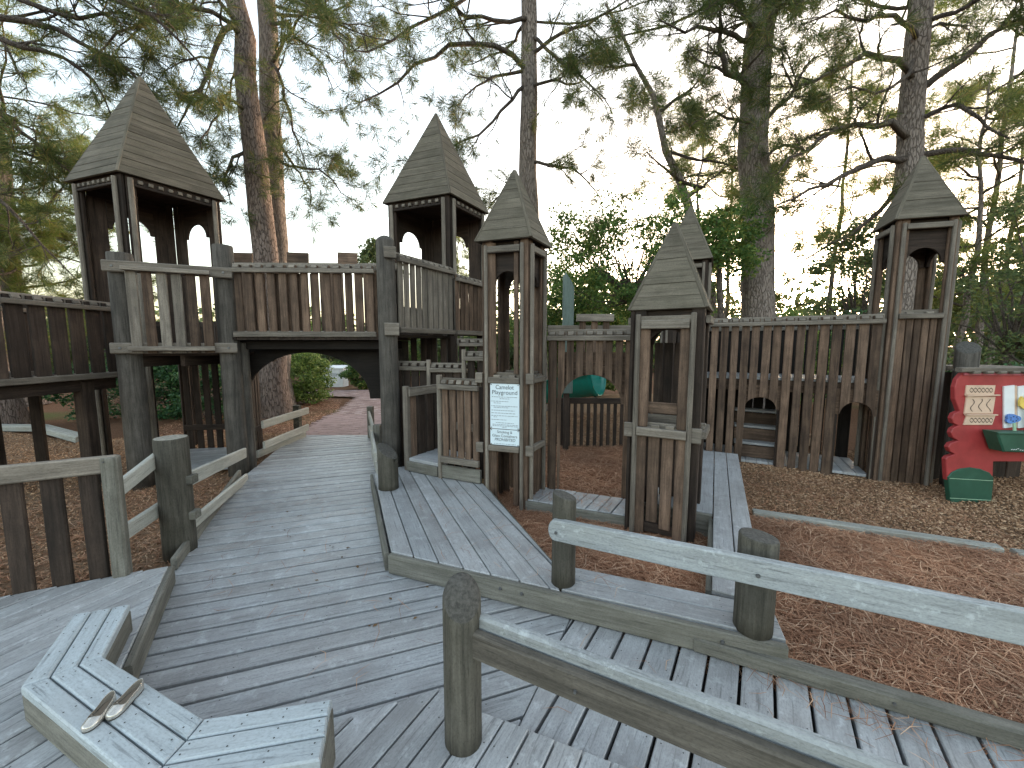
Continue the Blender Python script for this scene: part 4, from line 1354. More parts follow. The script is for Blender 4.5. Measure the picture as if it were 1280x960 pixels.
# plank with a rounded left end
Lr = (rr1 - rr0).length
pts = []
for q in range(9):
    t = R_(90 + 180 * q / 8)
    pts.append((0.045 + 0.045 * math.cos(t), 0.0 + 0.068 * math.sin(t)))
pts += [(Lr, -0.068), (Lr, 0.068)]
RZ0, RZ1 = 0.545, 0.70
prism(nf2, 'rail', [v3(rr0 + drr * x, RZ0 + (RZ1 - RZ0) * x / Lr + z) for x, z in pts][::1], 0.04, 'lightrail', xdir=v3(drr, (RZ1 - RZ0) / Lr), chamfer=0.006)
for p in (P1, P2):
    u = (p - rr0).dot(drr) - 0.01
    bolt(nf2, v3(rr0 + drr * u + nrr * 0.002, RZ0 + (RZ1 - RZ0) * u / Lr - 0.01), v3(nrr, 0), 0.011)
lathe_log(nf2, 'round_post', v3(rr0 + drr * 3.0 - nrr * 0.14, -0.1), 0.78, 0.09, 'post', sides=16, seed=33)

stump = lathe_log(None, 'stump_post', (-1.335, 4.03, 0.155), 0.56, 0.105, 'post', sides=24, slant=-0.75, saz=-0.3, seed=41)
tag(stump, 'weathered stump post with slant-cut top at the corner of the raised platform', 'post')

# left fence with pickets on the side platform
lf = thing('picket_fence', 'heavy picket fence with a flat top rail along the side platform', 'fence', (-2.9, 2.35, 0.14))
lp0, lp1 = Vector((-2.66, 2.485)), Vector((-4.9, 1.36))
dl = (lp1 - lp0).normalized(); nl = Vector((-dl.y, dl.x))
upright(lf, 'end_post', lp0, -0.09, 0.965, 0.085, 0.085, dl, 'side', 0.014)
level(lf, 'top_rail', lp0 - dl * 0.03 + nl * 0.0, lp1, 0.915, 0.115, 0.045, 'rail', 0.010).location
for j in range(12):
    p = lp0 + dl * (0.125 + 0.175 * j) + nl * -0.036
    upright(lf, 'picket', p, 0.02, 0.86, 0.098, 0.035, dl, 'dark' if j else 'dark')
bolt(lf, v3(lp0 + nl * 0.044 + dl * 0.02, 0.94), v3(nl, 0), 0.006)
level(lf, 'bottom_rail', lp0 - nl * 0.075, lp1 - nl * 0.075, 0.06, 0.10, 0.035, 'dark')

# ramp rails on the left, round a single thick post
lr = thing('ramp_guard_rail', 'pale plank rails fixed to a thick round post beside the picket fence', 'guard rail', (-2.75, 3.02, 0))
pp = Vector((-2.76, 3.05))
lathe_log(lr, 'round_post', v3(pp, -0.05), 0.945, 0.112, 'post', sides=28, seed=51, slant=0.0, end='endgrain_pale')
def rail3(root, a, b, h=0.115, t=0.038, mat='creamrail'):
    d = Vector(b) - Vector(a)
    n = Vector((d.y, -d.x, 0))
    return board(root, 'rail', a, b, h, t, n, mat, 0.008)
rail3(lr, D(139, 619, 2.56), D(198, 572, 3.02))
rail3(lr, D(146, 672, 2.56), D(200, 636, 3.02))
e1 = D(231, 601, 3.08); e2 = D(306, 566, 4.72)
rail3(lr, e1, e2, 0.125)
rail3(lr, D(236, 658, 3.08), D(308, 597, 4.75), 0.105)
for z in (0.60, 0.30):
    board(lr, 'spacer_block', v3(pp + Vector((0.09, 0.02)), z), v3(pp + Vector((0.145, 0.03)), z), 0.09, 0.07, (0, 0, 1), 'side')
level(lr, 'edge_board', (-2.55, 2.75), (-3.50, 4.80), 0.055, 0.10, 0.04, 'side')
lfar = thing('ramp_guard_rail', 'pale double plank rail beyond the bridge beside the reddish trunk', 'guard rail', (-3.95, 6.3, 0))
a, b = Vector((-3.93, 5.75)), Vector((-3.88, 7.05))
upright(lfar, 'post', a + Vector((-0.06, 0)), -0.1, 0.58, 0.13, 0.10, (1, 0), 'post')
upright(lfar, 'post', b + Vector((-0.05, -0.1)), -0.1, 0.60, 0.11, 0.10, (1, 0), 'post')
rail3(lfar, D(328, 531, 5.75), D(385, 513, 7.05), 0.12)
rail3(lfar, D(330, 557, 5.75), D(385, 534, 7.05), 0.12)
level(lfar, 'edge_board', a + Vector((0.03, 0)), b + Vector((0.02, 0)), 0.03, 0.11, 0.04, 'creamrail')
rfar = thing('ramp_guard_rail', 'pale double plank rail beside the tall log post and the stump post', 'guard rail', (-2.0, 5.2, 0))
ra, rb, rc = Vector((-1.60, 4.42)), Vector((-2.02, 5.45)), Vector((-2.66, 7.05))
rail3(rfar, v3(ra, 0.38), v3(rb, 0.40), 0.11, mat='creamrail')
rail3(rfar, v3(ra + Vector((.03, .0)), 0.16), v3(rb, 0.17), 0.11, mat='creamrail')
rail3(rfar, v3(rb + Vector((0, .06)), 0.47), v3(rc, 0.45), 0.11, mat='creamrail')
rail3(rfar, v3(rb + Vector((0, .06)), 0.20), v3(rc, 0.18), 0.11, mat='creamrail')
upright(rfar, 'post', rb + Vector((0.07, 0.03)), -0.08, 0.55, 0.10, 0.10, (1, 0), 'side')
upright(rfar, 'post', rc + Vector((0.07, -0.1)), -0.08, 0.58, 0.10, 0.10, (1, 0), 'side')

# edging timbers
et = thing('edging_timber', 'long grey edging timber between the pine straw and the wood chips', 'timber', (3.3, 3.4, GZ))
board(et, 'timber', v3((2.50, 3.84), -0.045), v3((4.16, 3.12), -0.045), 0.10, 0.085, (0, 0, 1), 'edging', 0.012)
et2 = thing('edging_timber', 'grey edging timber continuing past the long one towards the cabin front', 'timber', (5, 2.75, GZ))
board(et2, 'timber', v3((4.20, 3.06), -0.05), v3((6.4, 2.15), -0.05), 0.10, 0.085, (0, 0, 1), 'edging', 0.012)
for lab, pa_, pb_ in (('pale edging timber lying in front of the clipped dark hedge', (-9.75, 7.9), (-12.5, 8.0)), ('pale edging timber angling away from the clipped hedge', (-9.7, 7.85), (-7.9, 6.95))):
    e = thing('edging_timber', lab, 'timber', v3(pa_, GZ))
    board(e, 'timber', v3(pa_, -0.03), v3(pb_, -0.03), 0.20, 0.13, (0, 0, 1), 'edging', 0.02)

# ------------------------------------------------------------------ zigzag bench with the shoes
bn = thing('zigzag_bench', 'low zigzag plank bench of three mitred boards with shoes on top', 'bench', (-1.5, 1.4, 0.14))
BZ = 0.30
rows_ = [[G(92, 767, BZ), G(115, 763, BZ), G(140, 758.5, BZ), G(163, 754, BZ)],
         [G(24, 859, BZ), G(62, 845.6, BZ), G(97.5, 830.6, BZ), G(129, 819, BZ)],
         [G(178, 986, BZ), G(204, 955, BZ), G(232.5, 924, BZ), G(255, 897, BZ)],
         [G(400.5, 950.6, BZ), G(406.8, 918.7, BZ), G(410.6, 893, BZ), G(416, 872, BZ)]]
for i in range(3):
    A, B = rows_[i], rows_[i + 1]
    for j in range(3):
        q = [A[j], B[j], B[j + 1], A[j + 1]]
        c = sum(q, Vector((0, 0))) / 4
        d = (B[j] - A[j]).normalized()
        nn = Vector((-d.y, d.x))
        if (A[j + 1] - A[j]).dot(nn) < 0:
            nn = -nn
        ee = 0.003
        q = [A[j] + nn * ee + d * ee, B[j] + nn * ee - d * ee, B[j + 1] - nn * ee - d * ee, A[j + 1] - nn * ee + d * ee]
        P = [v3(p, BZ + jit(0.001)) for p in q]
        z_ = P[0].z
        P = [Vector((p.x, p.y, z_)) for p in P]
        if area2([(p.x, p.y) for p in P]) < 0:
            P = P[::-1]
        prism(bn, 'seat_board', P, 0.035, 'bench', xdir=v3(d, 0), chamfer=0.006)
        for u in (0.06, 0.35, 0.65, 0.94):
            for s in (0.28, 0.72):
                m = (A[j].lerp(B[j], u)).lerp(A[j + 1].lerp(B[j + 1], u), s)
                NAILS.append((m.x, m.y, BZ + 0.0012))
flush_nails(bn)
zb = [0.142, 0.142, 0.142]
def bench_side(a, b, z0, off):
    d = (b - a).normalized(); n = Vector((d.y, -d.x)) * off
    level(bn, 'side_board', a - n * 0.024, b - n * 0.024, (z0 + BZ - 0.036) / 2, BZ - 0.036 - z0, 0.04, 'side', 0.006)
for i in range(3):
    A, B = rows_[i], rows_[i + 1]
    bench_side(A[0], B[0], 0.142 if i < 2 else 0.036, 1)
    bench_side(A[3], B[3], 0.004 if i else 0.142, -1)
bench_side(rows_[0][0] * 1.0, rows_[0][3], 0.142, -1)
bench_side(rows_[3][0], rows_[3][3], 0.036, 1)

def ballet_shoe(name, heel, toe, label, mirror=1):
    heel, toe = Vector(heel), Vector(toe)
    L = (toe - heel).length
    wmax = L * 0.185
    N = 15
    def halfw(t):
        return wmax * (0.72 + 0.33 * t) * (max(0.0, 1 - ((t - 0.5) / 0.5) ** 4)) ** 0.5 * (1 - 0.12 * math.exp(-((t - 0.42) / 0.12) ** 2))
    def ctr(t):
        return mirror * 0.02 * L * math.sin(t * 3.0)
    hgt = lambda t: L * (0.27 - 0.11 * math.sin(min(1, t / 0.6) * math.pi * 0.5)) if t < 0.62 else L * (0.16 - 0.13 * (t - 0.62))
    ts = [0.5 - 0.5 * math.cos(math.pi * i / (N - 1)) for i in range(N)]
    left = [(t, ctr(t) + halfw(t)) for t in ts]
    right = [(t, ctr(t) - halfw(t)) for t in ts]
    outline = left + right[-2:0:-1]
    n = len(outline)
    v, f = [], []
    for zz, s in ((0.0, 0.94), (0.25, 1.04), (0.7, 1.02), (1.0, 0.88)):
        for t, y in outline:
            c_ = ctr(t)
            v.append((t * L + (0.5 - t) * (1 - s) * 0.12 * L, c_ + (y - c_) * s, zz * hgt(t) + 0.004))
    for r in range(3):
        for i in range(n):
            j = (i + 1) % n
            f.append((r * n + i, r * n + j, (r + 1) * n + j, (r + 1) * n + i))
    # toe box: bridge left and right rims in front of the opening
    top = 3 * n
    idxL = [k for k in range(N) if ts[k] > 0.66]
    mids = {}
    for k in idxL:
        li = top + k
        ri = top + (n - k) % n if k not in (0, N - 1) else top + k
        c_ = ctr(ts[k])
        if k == N - 1:
            mids[k] = li
        else:
            mids[k] = len(v)
            v.append((v[li][0], c_, v[li][2] + 0.05 * L * (1 - (ts[k] - 0.66) / 0.34) ** 0.7))
    for a_, b_ in zip(idxL[:-1], idxL[1:]):
        la, lb = top + a_, top + b_
        ra_, rb_ = top + (n - a_) % n, (top + (n - b_) % n) if b_ != N - 1 else top + b_
        f.append((la, lb, mids[b_], mids[a_]) if mids[b_] != lb else (la, lb, mids[a_]))
        f.append((mids[a_], mids[b_], rb_, ra_) if mids[b_] != rb_ else (mids[a_], rb_, ra_))
    ang = math.atan2(toe.y - heel.y, toe.x - heel.x)
    Mw = Matrix.Translation(v3(heel, BZ + 0.001)) @ Matrix.Rotation(ang, 4, 'Z')
    root = put(name, None, Mw)
    tag(root, label, 'shoe')
    def mk(nm, vv, ff, mat, sub=True):
        me = bpy.data.meshes.new(nm); me.from_pydata(vv, [], ff); me.materials.append(M[mat])
        for p in me.polygons:
            p.use_smooth = True
        o = put(nm, me, Mw, root)
        return o
    up = mk('upper', v, f, 'shoe')
    sm = up.modifiers.new('thick', 'SOLIDIFY'); sm.thickness = 0.002
    ss = up.modifiers.new('smooth', 'SUBSURF'); ss.levels = ss.render_levels = 1
    ins = [(t * L, ctr(t) + (y - ctr(t)) * 0.9, 0.010) for t, y in outline]
    mk('insole', ins, [tuple(range(n))], 'insole')
    so = [(t * L + (t - .5) * .012 * L, ctr(t) + (y - ctr(t)) * 1.0, z) for z in (0.0, 0.006) for t, y in outline]
    mk('sole', so, [tuple(range(n - 1, -1, -1)), tuple(range(n, 2 * n))] + [(i, (i + 1) % n, n + (i + 1) % n, n + i) for i in range(n)], 'sole')
    # small bow on the vamp
    bx, bz = 0.70 * L, hgt(0.62) + 0.05 * L
    bow = [(bx, 0, bz), (bx + .02 * L, .07 * L, bz + .03 * L), (bx - .04 * L, .08 * L, bz + .01 * L), (bx + .02 * L, -.07 * L, bz + .03 * L), (bx - .04 * L, -.08 * L, bz + .01 * L)]
    mk('bow', bow, [(0, 1, 2), (0, 4, 3)], 'shoe')
ballet_shoe('ballet_shoe', G(142, 872, BZ + .01), G(106, 914, BZ + .01), 'silver ballet flat whose toe points to the outer edge of the bench', 1)
ballet_shoe('ballet_shoe', G(178, 857, BZ + .01), G(136, 899, BZ + .01), 'silver ballet flat lying nearer the inner edge of the bench', -1)

# ------------------------------------------------------------------ red cabin front
CY = 4.15
cab = thing('playhouse_front', 'red painted cabin front with carved tan panel and green flower box', 'playhouse', (5.5, CY, GZ))
def cpt(px, py, dy=0.0):
    p = D(px, py, CY)
    return Vector((p.x, CY + dy, p.z))
outl = [(1204, 466), (1197, 474), (1194, 484), (1194, 499), (1199.5, 514), (1193, 517), (1190, 523), (1192, 529), (1198, 532), (1191.5, 535.5), (1189, 541), (1191.5, 547), (1198, 551),
        (1189, 554), (1185.5, 559), (1188, 564.5), (1194, 568), (1185, 571), (1182.5, 574), (1184, 600), (1241, 603), (1242, 577)]
P = [cpt(*p) for p in outl]
P += [Vector((6.6, CY, P[-1].z)), Vector((6.6, CY, P[0].z))]
prism(cab, 'front_board', P, 0.045, 'red', xdir=(1, 0, 0), chamfer=0.006)
ztop = P[0].z
board(cab, 'faded_edge', Vector((P[0].x, CY - 0.008, ztop - 0.012)), Vector((6.6, CY - 0.008, ztop - 0.012)), 0.03, 0.014, (0, -1, 0), 'pink')
board(cab, 'roof_rail', Vector((P[0].x - 0.08, CY - 0.02, ztop + 0.035)), Vector((6.6, CY - 0.02, ztop + 0.035)), 0.05, 0.07, (0, -1, 0), 'rail')
for k in range(11):
    x = P[0].x + 0.04 + 0.14 * k
    board(cab, 'rail_block', Vector((x, CY - 0.045, ztop + 0.008)), Vector((x + 0.07, CY - 0.045, ztop + 0.008)), 0.03, 0.05, (0, -1, 0), 'rail')
# green leg
g = [(1184, 596), (1189, 590), (1199, 585.5), (1212, 584), (1225, 586), (1236, 590.5), (1241, 597), (1237.5, 634), (1187.5, 631)]
prism(cab, 'leg', [cpt(px, py, -0.012) for px, py in g][::-1], 0.05, 'green', xdir=(1, 0, 0), chamfer=0.006)
for py in (597.5, 622):
    a_, b_ = cpt(1185.5, py, -0.0135), cpt(1239.5, py + 3, -0.0135)
    board(cab, 'leg_groove', a_, b_, 0.006, 0.003, (0, -1, 0), 'stem')
# carved panel in three fields
for (y0, y1) in ((481.5, 493.5), (495.5, 517), (519, 531)):
    q = [cpt(1207, y0, -0.014), cpt(1205 - (y1 - 500) * 0.06, y1, -0.014), cpt(1240.5 - (y1 - 500) * 0.06, y1, -0.014), cpt(1243, y0, -0.014)]
    pan = prism(cab, 'carved_panel', q, 0.016, 'tan', xdir=(1, 0, 0), chamfer=0.004)
    rg = random.Random(int(y0))
    tv, tf = [], []
    tall = (y1 - y0) > 15
    for k in range(3 if tall else 2):
        prev = None
        for q in range(33):
            t = q / 32
            if tall:
                px = 1213.5 + 10 * k + 2.3 * math.sin(t * 6.28 + 0.9 * k)
                py = y0 + 3 + (y1 - y0 - 6) * t
                o_ = Vector((0.0045, 0, 0))
            else:
                px = 1210 + 29 * t
                py = (y0 + y1) / 2 + (2.6 if k == 0 else -2.6) * math.sin(t * 18.8)
                o_ = Vector((0, 0, 0.0045))
            c_ = cpt(px, py, -0.0155)
            i0 = len(tv)
            tv += [tuple(c_ - o_), tuple(c_ + o_)]
            if prev is not None:
                tf.append((prev, prev + 1, i0 + 1, i0))
            prev = i0
    inv = W[pan].inverted()
    me = bpy.data.meshes.new('carving'); me.from_pydata([tuple(inv @ Vector(v)) for v in tv], [], tf); me.materials.append(M['carve'])
    put('carving', me, W[pan], pan)
board(cab, 'panel_ledge', cpt(1205, 494.5, -0.02), cpt(1246, 493.5, -0.02), 0.012, 0.03, (0, -1, 0), 'tan')
board(cab, 'panel_ledge', cpt(1204, 518.2, -0.02), cpt(1243, 518.2, -0.02), 0.012, 0.03, (0, -1, 0), 'tan')
# white pickets behind the flowers
for k in range(6):
    px = 1253 + 17.5 * k
    p0_, p1_ = cpt(px + 6.5, 534, -0.008), cpt(px + 6.5, 482, -0.008)
    board(cab, 'picket', p0_, p1_, 0.115, 0.02, (0, -1, 0), 'white')
    board(cab, 'picket_gap', cpt(px + 15.2, 534, -0.004), cpt(px + 15.2, 482, -0.004), 0.03, 0.018, (0, -1, 0), 'tan')
# flower box
bxp = [(1223.5, 536), (1232, 560), (1330, 564), (1330, 538.5)]
prism(cab, 'flower_box', [cpt(px, py, -0.16) for px, py in bxp], 0.13, 'green', xdir=(1, 0, 0), chamfer=0.012)
board(cab, 'box_rim', cpt(1223, 537, -0.165), cpt(1330, 539.5, -0.165), 0.02, 0.02, (0, -1, 0), 'green')
dots = []
fl = random.Random(5)
for k in range(14):
    a_ = cpt(1240 + 2.6 * k, 557 + fl.uniform(-1.2, 0.8), -0.1635)
    board(cab, 'box_scroll', a_, a_ + Vector((0.014, 0, fl.uniform(-.008, .008))), 0.006, 0.002, (0, -1, 0), 'white') if k < 12 else None
def flower(kind, px, py, sc, mat):
    c_ = cpt(px, py, -0.05)
    root_ = cab
    pts_ = []
    if kind == 'tulip':
        for x, z in ((-1, .1), (-.85, -.5), (-.3, -.85), (.3, -.85), (.85, -.5), (1, .1), (.75, .75), (.45, .2), (0, .95), (-.45, .2), (-.75, .75)):
            pts_.append(c_ + Vector((x * sc, 0, z * sc)))
    else:
        for k in range(20):
            t = 2 * math.pi * k / 20
            r = sc * (0.75 + 0.28 * abs(math.cos(1.5 * t)))
            pts_.append(c_ + Vector((r * 1.15 * math.cos(t), 0, r * 0.75 * math.sin(t))))
    o = prism(cab, 'flower', pts_, 0.02, mat, xdir=(1, 0, 0))
    if kind != 'tulip':
        for k in range(7):
            t = k * 0.9
            pp_ = c_ + Vector((sc * 0.55 * math.cos(t), -0.003, sc * 0.35 * math.sin(t)))
            board(o, 'dot', pp_, pp_ + Vector((0.010, 0, 0)), 0.010, 0.003, (0, -1, 0), 'carve')
    p1_ = cpt(px, 540, -0.05)
    board(cab, 'flower_stem', Vector((c_.x, CY - 0.06, c_.z - sc * 0.6)), Vector((p1_.x, CY - 0.06, p1_.z)), 0.045 if kind == 'tulip' else 0.03, 0.014, (0, -1, 0), 'stem')
flower('tulip', 1277, 502, 0.085, 'yellow')
flower('round', 1259.5, 522.5, 0.072, 'blue')
flower('round', 1300, 520, 0.072, 'blue')
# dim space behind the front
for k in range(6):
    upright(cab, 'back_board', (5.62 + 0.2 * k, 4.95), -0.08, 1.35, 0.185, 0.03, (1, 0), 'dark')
board(cab, 'roof_plank', (5.42, 4.55, ztop + 0.0), (6.6, 4.55, ztop + 0.0), 0.62, 0.03, (0, 0, 1), 'rail')
board(cab, 'roof_plank', (5.65, 5.13, ztop + 0.01), (6.6, 5.13, ztop + 0.01), 0.52, 0.03, (0, 0, 1), 'rail')
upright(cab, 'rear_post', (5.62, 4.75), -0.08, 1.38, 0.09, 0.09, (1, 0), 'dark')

# ------------------------------------------------------------------ green slide beyond the gateway
sl = thing('slide', 'glossy green plastic slide seen through the arched gateway', 'slide', (1.3, 8.3, 0))
def trough(name, path, w, h, mat, parent):
    v, f = [], []
    K = 11
    for i, p in enumerate(path):
        p = Vector(p)
        t = (Vector(path[min(i + 1, len(path) - 1)]) - Vector(path[max(i - 1, 0)])).normalized()
        s = t.cross(Vector((0, 0, 1))).normalized()
        u = s.cross(t)
        for k in range(K):
            a = math.pi * (1 + k / (K - 1))
            rr = 1.0
            v.append(tuple(p + s * (w * math.cos(a)) + u * (h * (1 + math.sin(a)))))
        v.append(tuple(p + s * (w * 1.12) + u * (h * 0.98)))
        v.append(tuple(p - s * (w * 1.12) + u * (h * 0.98)))
    S = K + 2
    for i in range(len(path) - 1):
        for k in range(K - 1):
            f.append((i * S + k, i * S + k + 1, (i + 1) * S + k + 1, (i + 1) * S + k))
        f.append((i * S + K - 1, i * S + K, (i + 1) * S + K, (i + 1) * S + K - 1))
        f.append((i * S, (i + 1) * S, (i + 1) * S + K + 1, i * S + K + 1))
    b = W[parent].translation
    me = bpy.data.meshes.new(name)
    me.from_pydata([tuple(Vector(q) - b) for q in v], [], f)
    me.materials.append(M[mat])
    for p in me.polygons:
        p.use_smooth = True
    o = put(name, me, Matrix.Translation(b), parent)
    sm = o.modifiers.new('thick', 'SOLIDIFY'); sm.thickness = 0.02
    return o
tr_path = [(1.84 - 0.18 * k, 7.9 + 0.12 * k, 0.66 + 0.03 * math.sin(k) * 0 - 0.0 + (0.10 if k == 0 else 0) * 0 + (-0.28 * (k / 6) ** 1.2 + 0.0)) for k in [q * 0.5 for q in range(13)]]
trough('chute', tr_path, 0.42, 0.50, 'slide', sl)
for x, y, z in ((1.75, 8.0, 0.70), (1.05, 8.45, 0.45)):
    upright(sl, 'support_leg', (x, y), -0.1, z, 0.06, 0.06, (1, 0), 'steel')
hd = thing('slide_hood_board', 'tall grey-green board with slanted top standing behind the sign tower', 'board', (0.95, 6.3, 1.6))
hp = [(0.82, 6.3, 0.9), (1.0, 6.3, 0.9), (1.0, 6.3, 2.62), (0.955, 6.3, 2.72), (0.86, 6.3, 2.86), (0.82, 6.3, 2.80)]
M['hood'] = wood('grey_green_wood', (0.17, 0.22, 0.2), (0.09, 0.125, 0.11), stain=(0.08, 0.1, 0.09), rough=0.7)
prism(hd, 'panel', hp, 0.05, 'hood', xdir=(0, 0, 1), chamfer=0.006)
upright(hd, 'post', (0.91, 6.4), -0.1, 1.5, 0.09, 0.09, (1, 0), 'dark')

# ------------------------------------------------------------------ brick path beyond the ramp
bpth = structure(put('brick_path', None, Matrix.Translation((-4.0, 10.0, -0.1))))
path_poly = [(-4.25, 7.17), (-2.45, 7.17), (-2.6, 9.5), (-3.0, 12.6), (2.0, 13.8), (2.0, 15.4), (-8.0, 14.6), (-8.0, 13.4), (-5.2, 12.8), (-4.6, 10.0)]
me = bpy.data.meshes.new('mortar_bed')
me.from_pydata([(x + 4.0, y - 10.0, 0.03) for x, y in path_poly], [], [tuple(range(len(path_poly)))])
me.materials.append(M['chipbed'])
put('mortar_bed', me, Matrix.Translation((-4.0, 10.0, -0.1)), bpth)
def add_bricks():
    lx, ly, gp = 0.20, 0.10, 0.008
    nb_, ov, of_ = 0, [], []
    y = 7.18
    row = 0
    while y < 15.3:
        x = -8.0 + (0.1 if row % 2 else 0)
        while x < 2.0:
            if in_poly(np.array([x + lx / 2]), np.array([y + ly / 2]), path_poly)[0]:
                z = -0.058 + jit(0.003)
                if y < 9.4 and nb_ < 290:
                    board(bpth, 'brick', (x + gp / 2, y + ly / 2, z), (x + lx - gp / 2, y + ly / 2, z), ly - gp, 0.05, (0, 0, 1), 'brick', 0.004)
                    nb_ += 1
                else:
                    i0 = len(ov)
                    zt = z + 0.025
                    for dx, dy in ((gp / 2, gp / 2), (lx - gp / 2, gp / 2), (lx - gp / 2, ly - gp / 2), (gp / 2, ly - gp / 2)):
                        ov.append((x + dx + 4.0, y + dy - 10.0, zt + 0.1))
                    of_.append((i0, i0 + 1, i0 + 2, i0 + 3))
            x += lx
        y += ly
        row += 1
    me = np_mesh('far_bricks', ov, of_, 'brickfar')
    o = put('far_bricks', me, Matrix.Translation((-4.0, 10.0, -0.1)), bpth)
    o['kind'] = 'stuff'
M['brickfar'] = island('paver_brick_far', [(0, (0.22, 0.15, 0.14)), (0.5, (0.33, 0.235, 0.22)), (1, (0.43, 0.34, 0.32))], 0.85)
add_bricks()

# ------------------------------------------------------------------ trees
def tubes(polys, sides=6):
    V, Fc, base = [], [], 0
    a = np.arange(sides) * 2 * np.pi / sides
    ca, sa_ = np.cos(a), np.sin(a)
    for pts, rad in polys:
        pts = np.asarray(pts, float); rad = np.asarray(rad, float)
        n = len(pts)
        t = np.gradient(pts, axis=0)
        t /= np.linalg.norm(t, axis=1)[:, None] + 1e-9
        ref = np.array([0.0, 0, 1]) if abs(t[0, 2]) < 0.8 else np.array([1.0, 0, 0])
        s = np.cross(t, ref); s /= np.linalg.norm(s, axis=1)[:, None] + 1e-9
        u = np.cross(s, t)
        ring = pts[:, None, :] + rad[:, None, None] * (s[:, None, :] * ca[None, :, None] + u[:, None, :] * sa_[None, :, None])
        V.append(ring.reshape(-1, 3))
        i = np.arange(n - 1)[:, None] * sides + np.arange(sides)[None]
        j = np.arange(n - 1)[:, None] * sides + (np.arange(sides)[None] + 1) % sides
        Fc.append(np.stack([i, j, j + sides, i + sides], -1).reshape(-1, 4) + base)
        base += n * sides
    return np.concatenate(V), np.concatenate(Fc)

def wander(rng, p, d, length, n, wob, lift=0.0):
    """crooked path starting at p in direction d"""
    p = np.array(p, float); d = np.array(d, float); d /= np.linalg.norm(d)
    pts, dirs = [p.copy()], [d.copy()]
    st = length / n
    for i in range(n):
        d = d + rng.normal(0, wob, 3) + np.array([0, 0, lift])
        d /= np.linalg.norm(d)
        p = p + d * st
        pts.append(p.copy()); dirs.append(d.copy())
    return np.array(pts), np.array(dirs)

def side_dir(rng, d, ang):
    r = rng.normal(0, 1, 3)
    s = np.cross(d, r); s /= np.linalg.norm(s) + 1e-9
    return d * math.cos(ang) + s * math.sin(ang)

def pine_limb(rng, p, d, length, r, dense=1.0, path=None, droop=0.0):
    polys, tufts = [], []
    n = 9
    if path is not None:
        pts = np.array(path, float)
        # resample a hand-laid path and roughen it
        seg = np.r_[0, np.cumsum(np.linalg.norm(np.diff(pts, axis=0), axis=1))]
        length = seg[-1]
        s = np.linspace(0, length, n + 1)
        pts = np.stack([np.interp(s, seg, pts[:, k]) for k in range(3)], 1)
        pts[1:] += rng.normal(0, 0.025 * length / 3, (n, 3))
        dirs = np.gradient(pts, axis=0); dirs /= np.linalg.norm(dirs, axis=1)[:, None]
    else:
        pts, dirs = wander(rng, p, d, length, n, 0.17, 0.03 - droop)
    rad = r * np.linspace(1, 0.16, n + 1) ** 0.9
    polys.append((pts, rad))
    tufts.append((pts[-1], dirs[-1]))
    for i in range(2, n + 1):
        for _ in range(rng.integers(1, 3) if dense >= 1 else 1):
            f = i / n
            if rng.random() > 0.45 + 0.55 * f:
                continue
            L2 = length * rng.uniform(0.16, 0.34) * (1.15 - 0.6 * f) + 0.25
            d2 = side_dir(rng, dirs[i], rng.uniform(0.5, 1.15))
            d2[2] *= 0.6; d2[2] += rng.uniform(-0.15, 0.3)
            p2, dr2 = wander(rng, pts[i], d2, L2, 5, 0.2, 0.03)
            r2 = max(0.006, rad[i] * 0.5)
            polys.append((p2, r2 * np.linspace(1, 0.3, 6)))
            tufts.append((p2[-1], dr2[-1]))
            for j in range(1, 6):
                for __ in range(2):
                    if rng.random() < 0.47 * dense:
                        d3 = side_dir(rng, dr2[j], rng.uniform(0.4, 1.1))
                        d3[2] += rng.uniform(-0.1, 0.35)
                        L3 = rng.uniform(0.12, 0.42) * min(1.4, 0.6 + length * 0.15)
                        p3, dr3 = wander(rng, p2[j], d3, L3, 3, 0.25, 0.05)
                        polys.append((p3, r2 * 0.45 * np.linspace(1, 0.5, 4)))
                        tufts.append((p3[-1], dr3[-1]))
                        if rng.random() < 0.35:
                            tufts.append((p3[-2], dr3[-2]))
    return polys, tufts

def needles(rng, tufts, per=34, ln=(0.17, 0.31), wid=0.0075, droop=0.25):
    P = np.array([t[0] for t in tufts]); Dd = np.array([t[1] for t in tufts])
    Dd /= np.linalg.norm(Dd, axis=1)[:, None]
    T = len(P)
    ax = np.repeat(Dd, per, 0); p = np.repeat(P, per, 0)
    n = T * per
    r = rng.normal(0, 1, (n, 3))
    s = r - ax * (r * ax).sum(1)[:, None]
    s /= np.linalg.norm(s, axis=1)[:, None] + 1e-9
    th = rng.uniform(0.1, 1.9, n)
    L = rng.uniform(ln[0], ln[1], n) * np.repeat(rng.uniform(0.75, 1.15, T), per)
    d = ax * np.cos(th)[:, None] + s * np.sin(th)[:, None]
    d[:, 2] -= droop * rng.uniform(0.2, 1, n)
    d /= np.linalg.norm(d, axis=1)[:, None]
    b = p - ax * rng.uniform(0, 0.10, n)[:, None]
    tip = b + d * L[:, None]
    tip[:, 2] -= 0.02 * rng.uniform(0, 1, n)
    q = np.cross(d, rng.normal(0, 1, (n, 3))); q /= np.linalg.norm(q, axis=1)[:, None] + 1e-9
    w = wid * rng.uniform(0.7, 1.2, n)[:, None]
    m = b + d * (L * 0.5)[:, None]
    v = np.stack([b - q * w * .3, m - q * w * .5, tip, m + q * w * .5], 1).reshape(-1, 3)
    f = np.arange(n * 4).reshape(-1, 4)
    return v, f

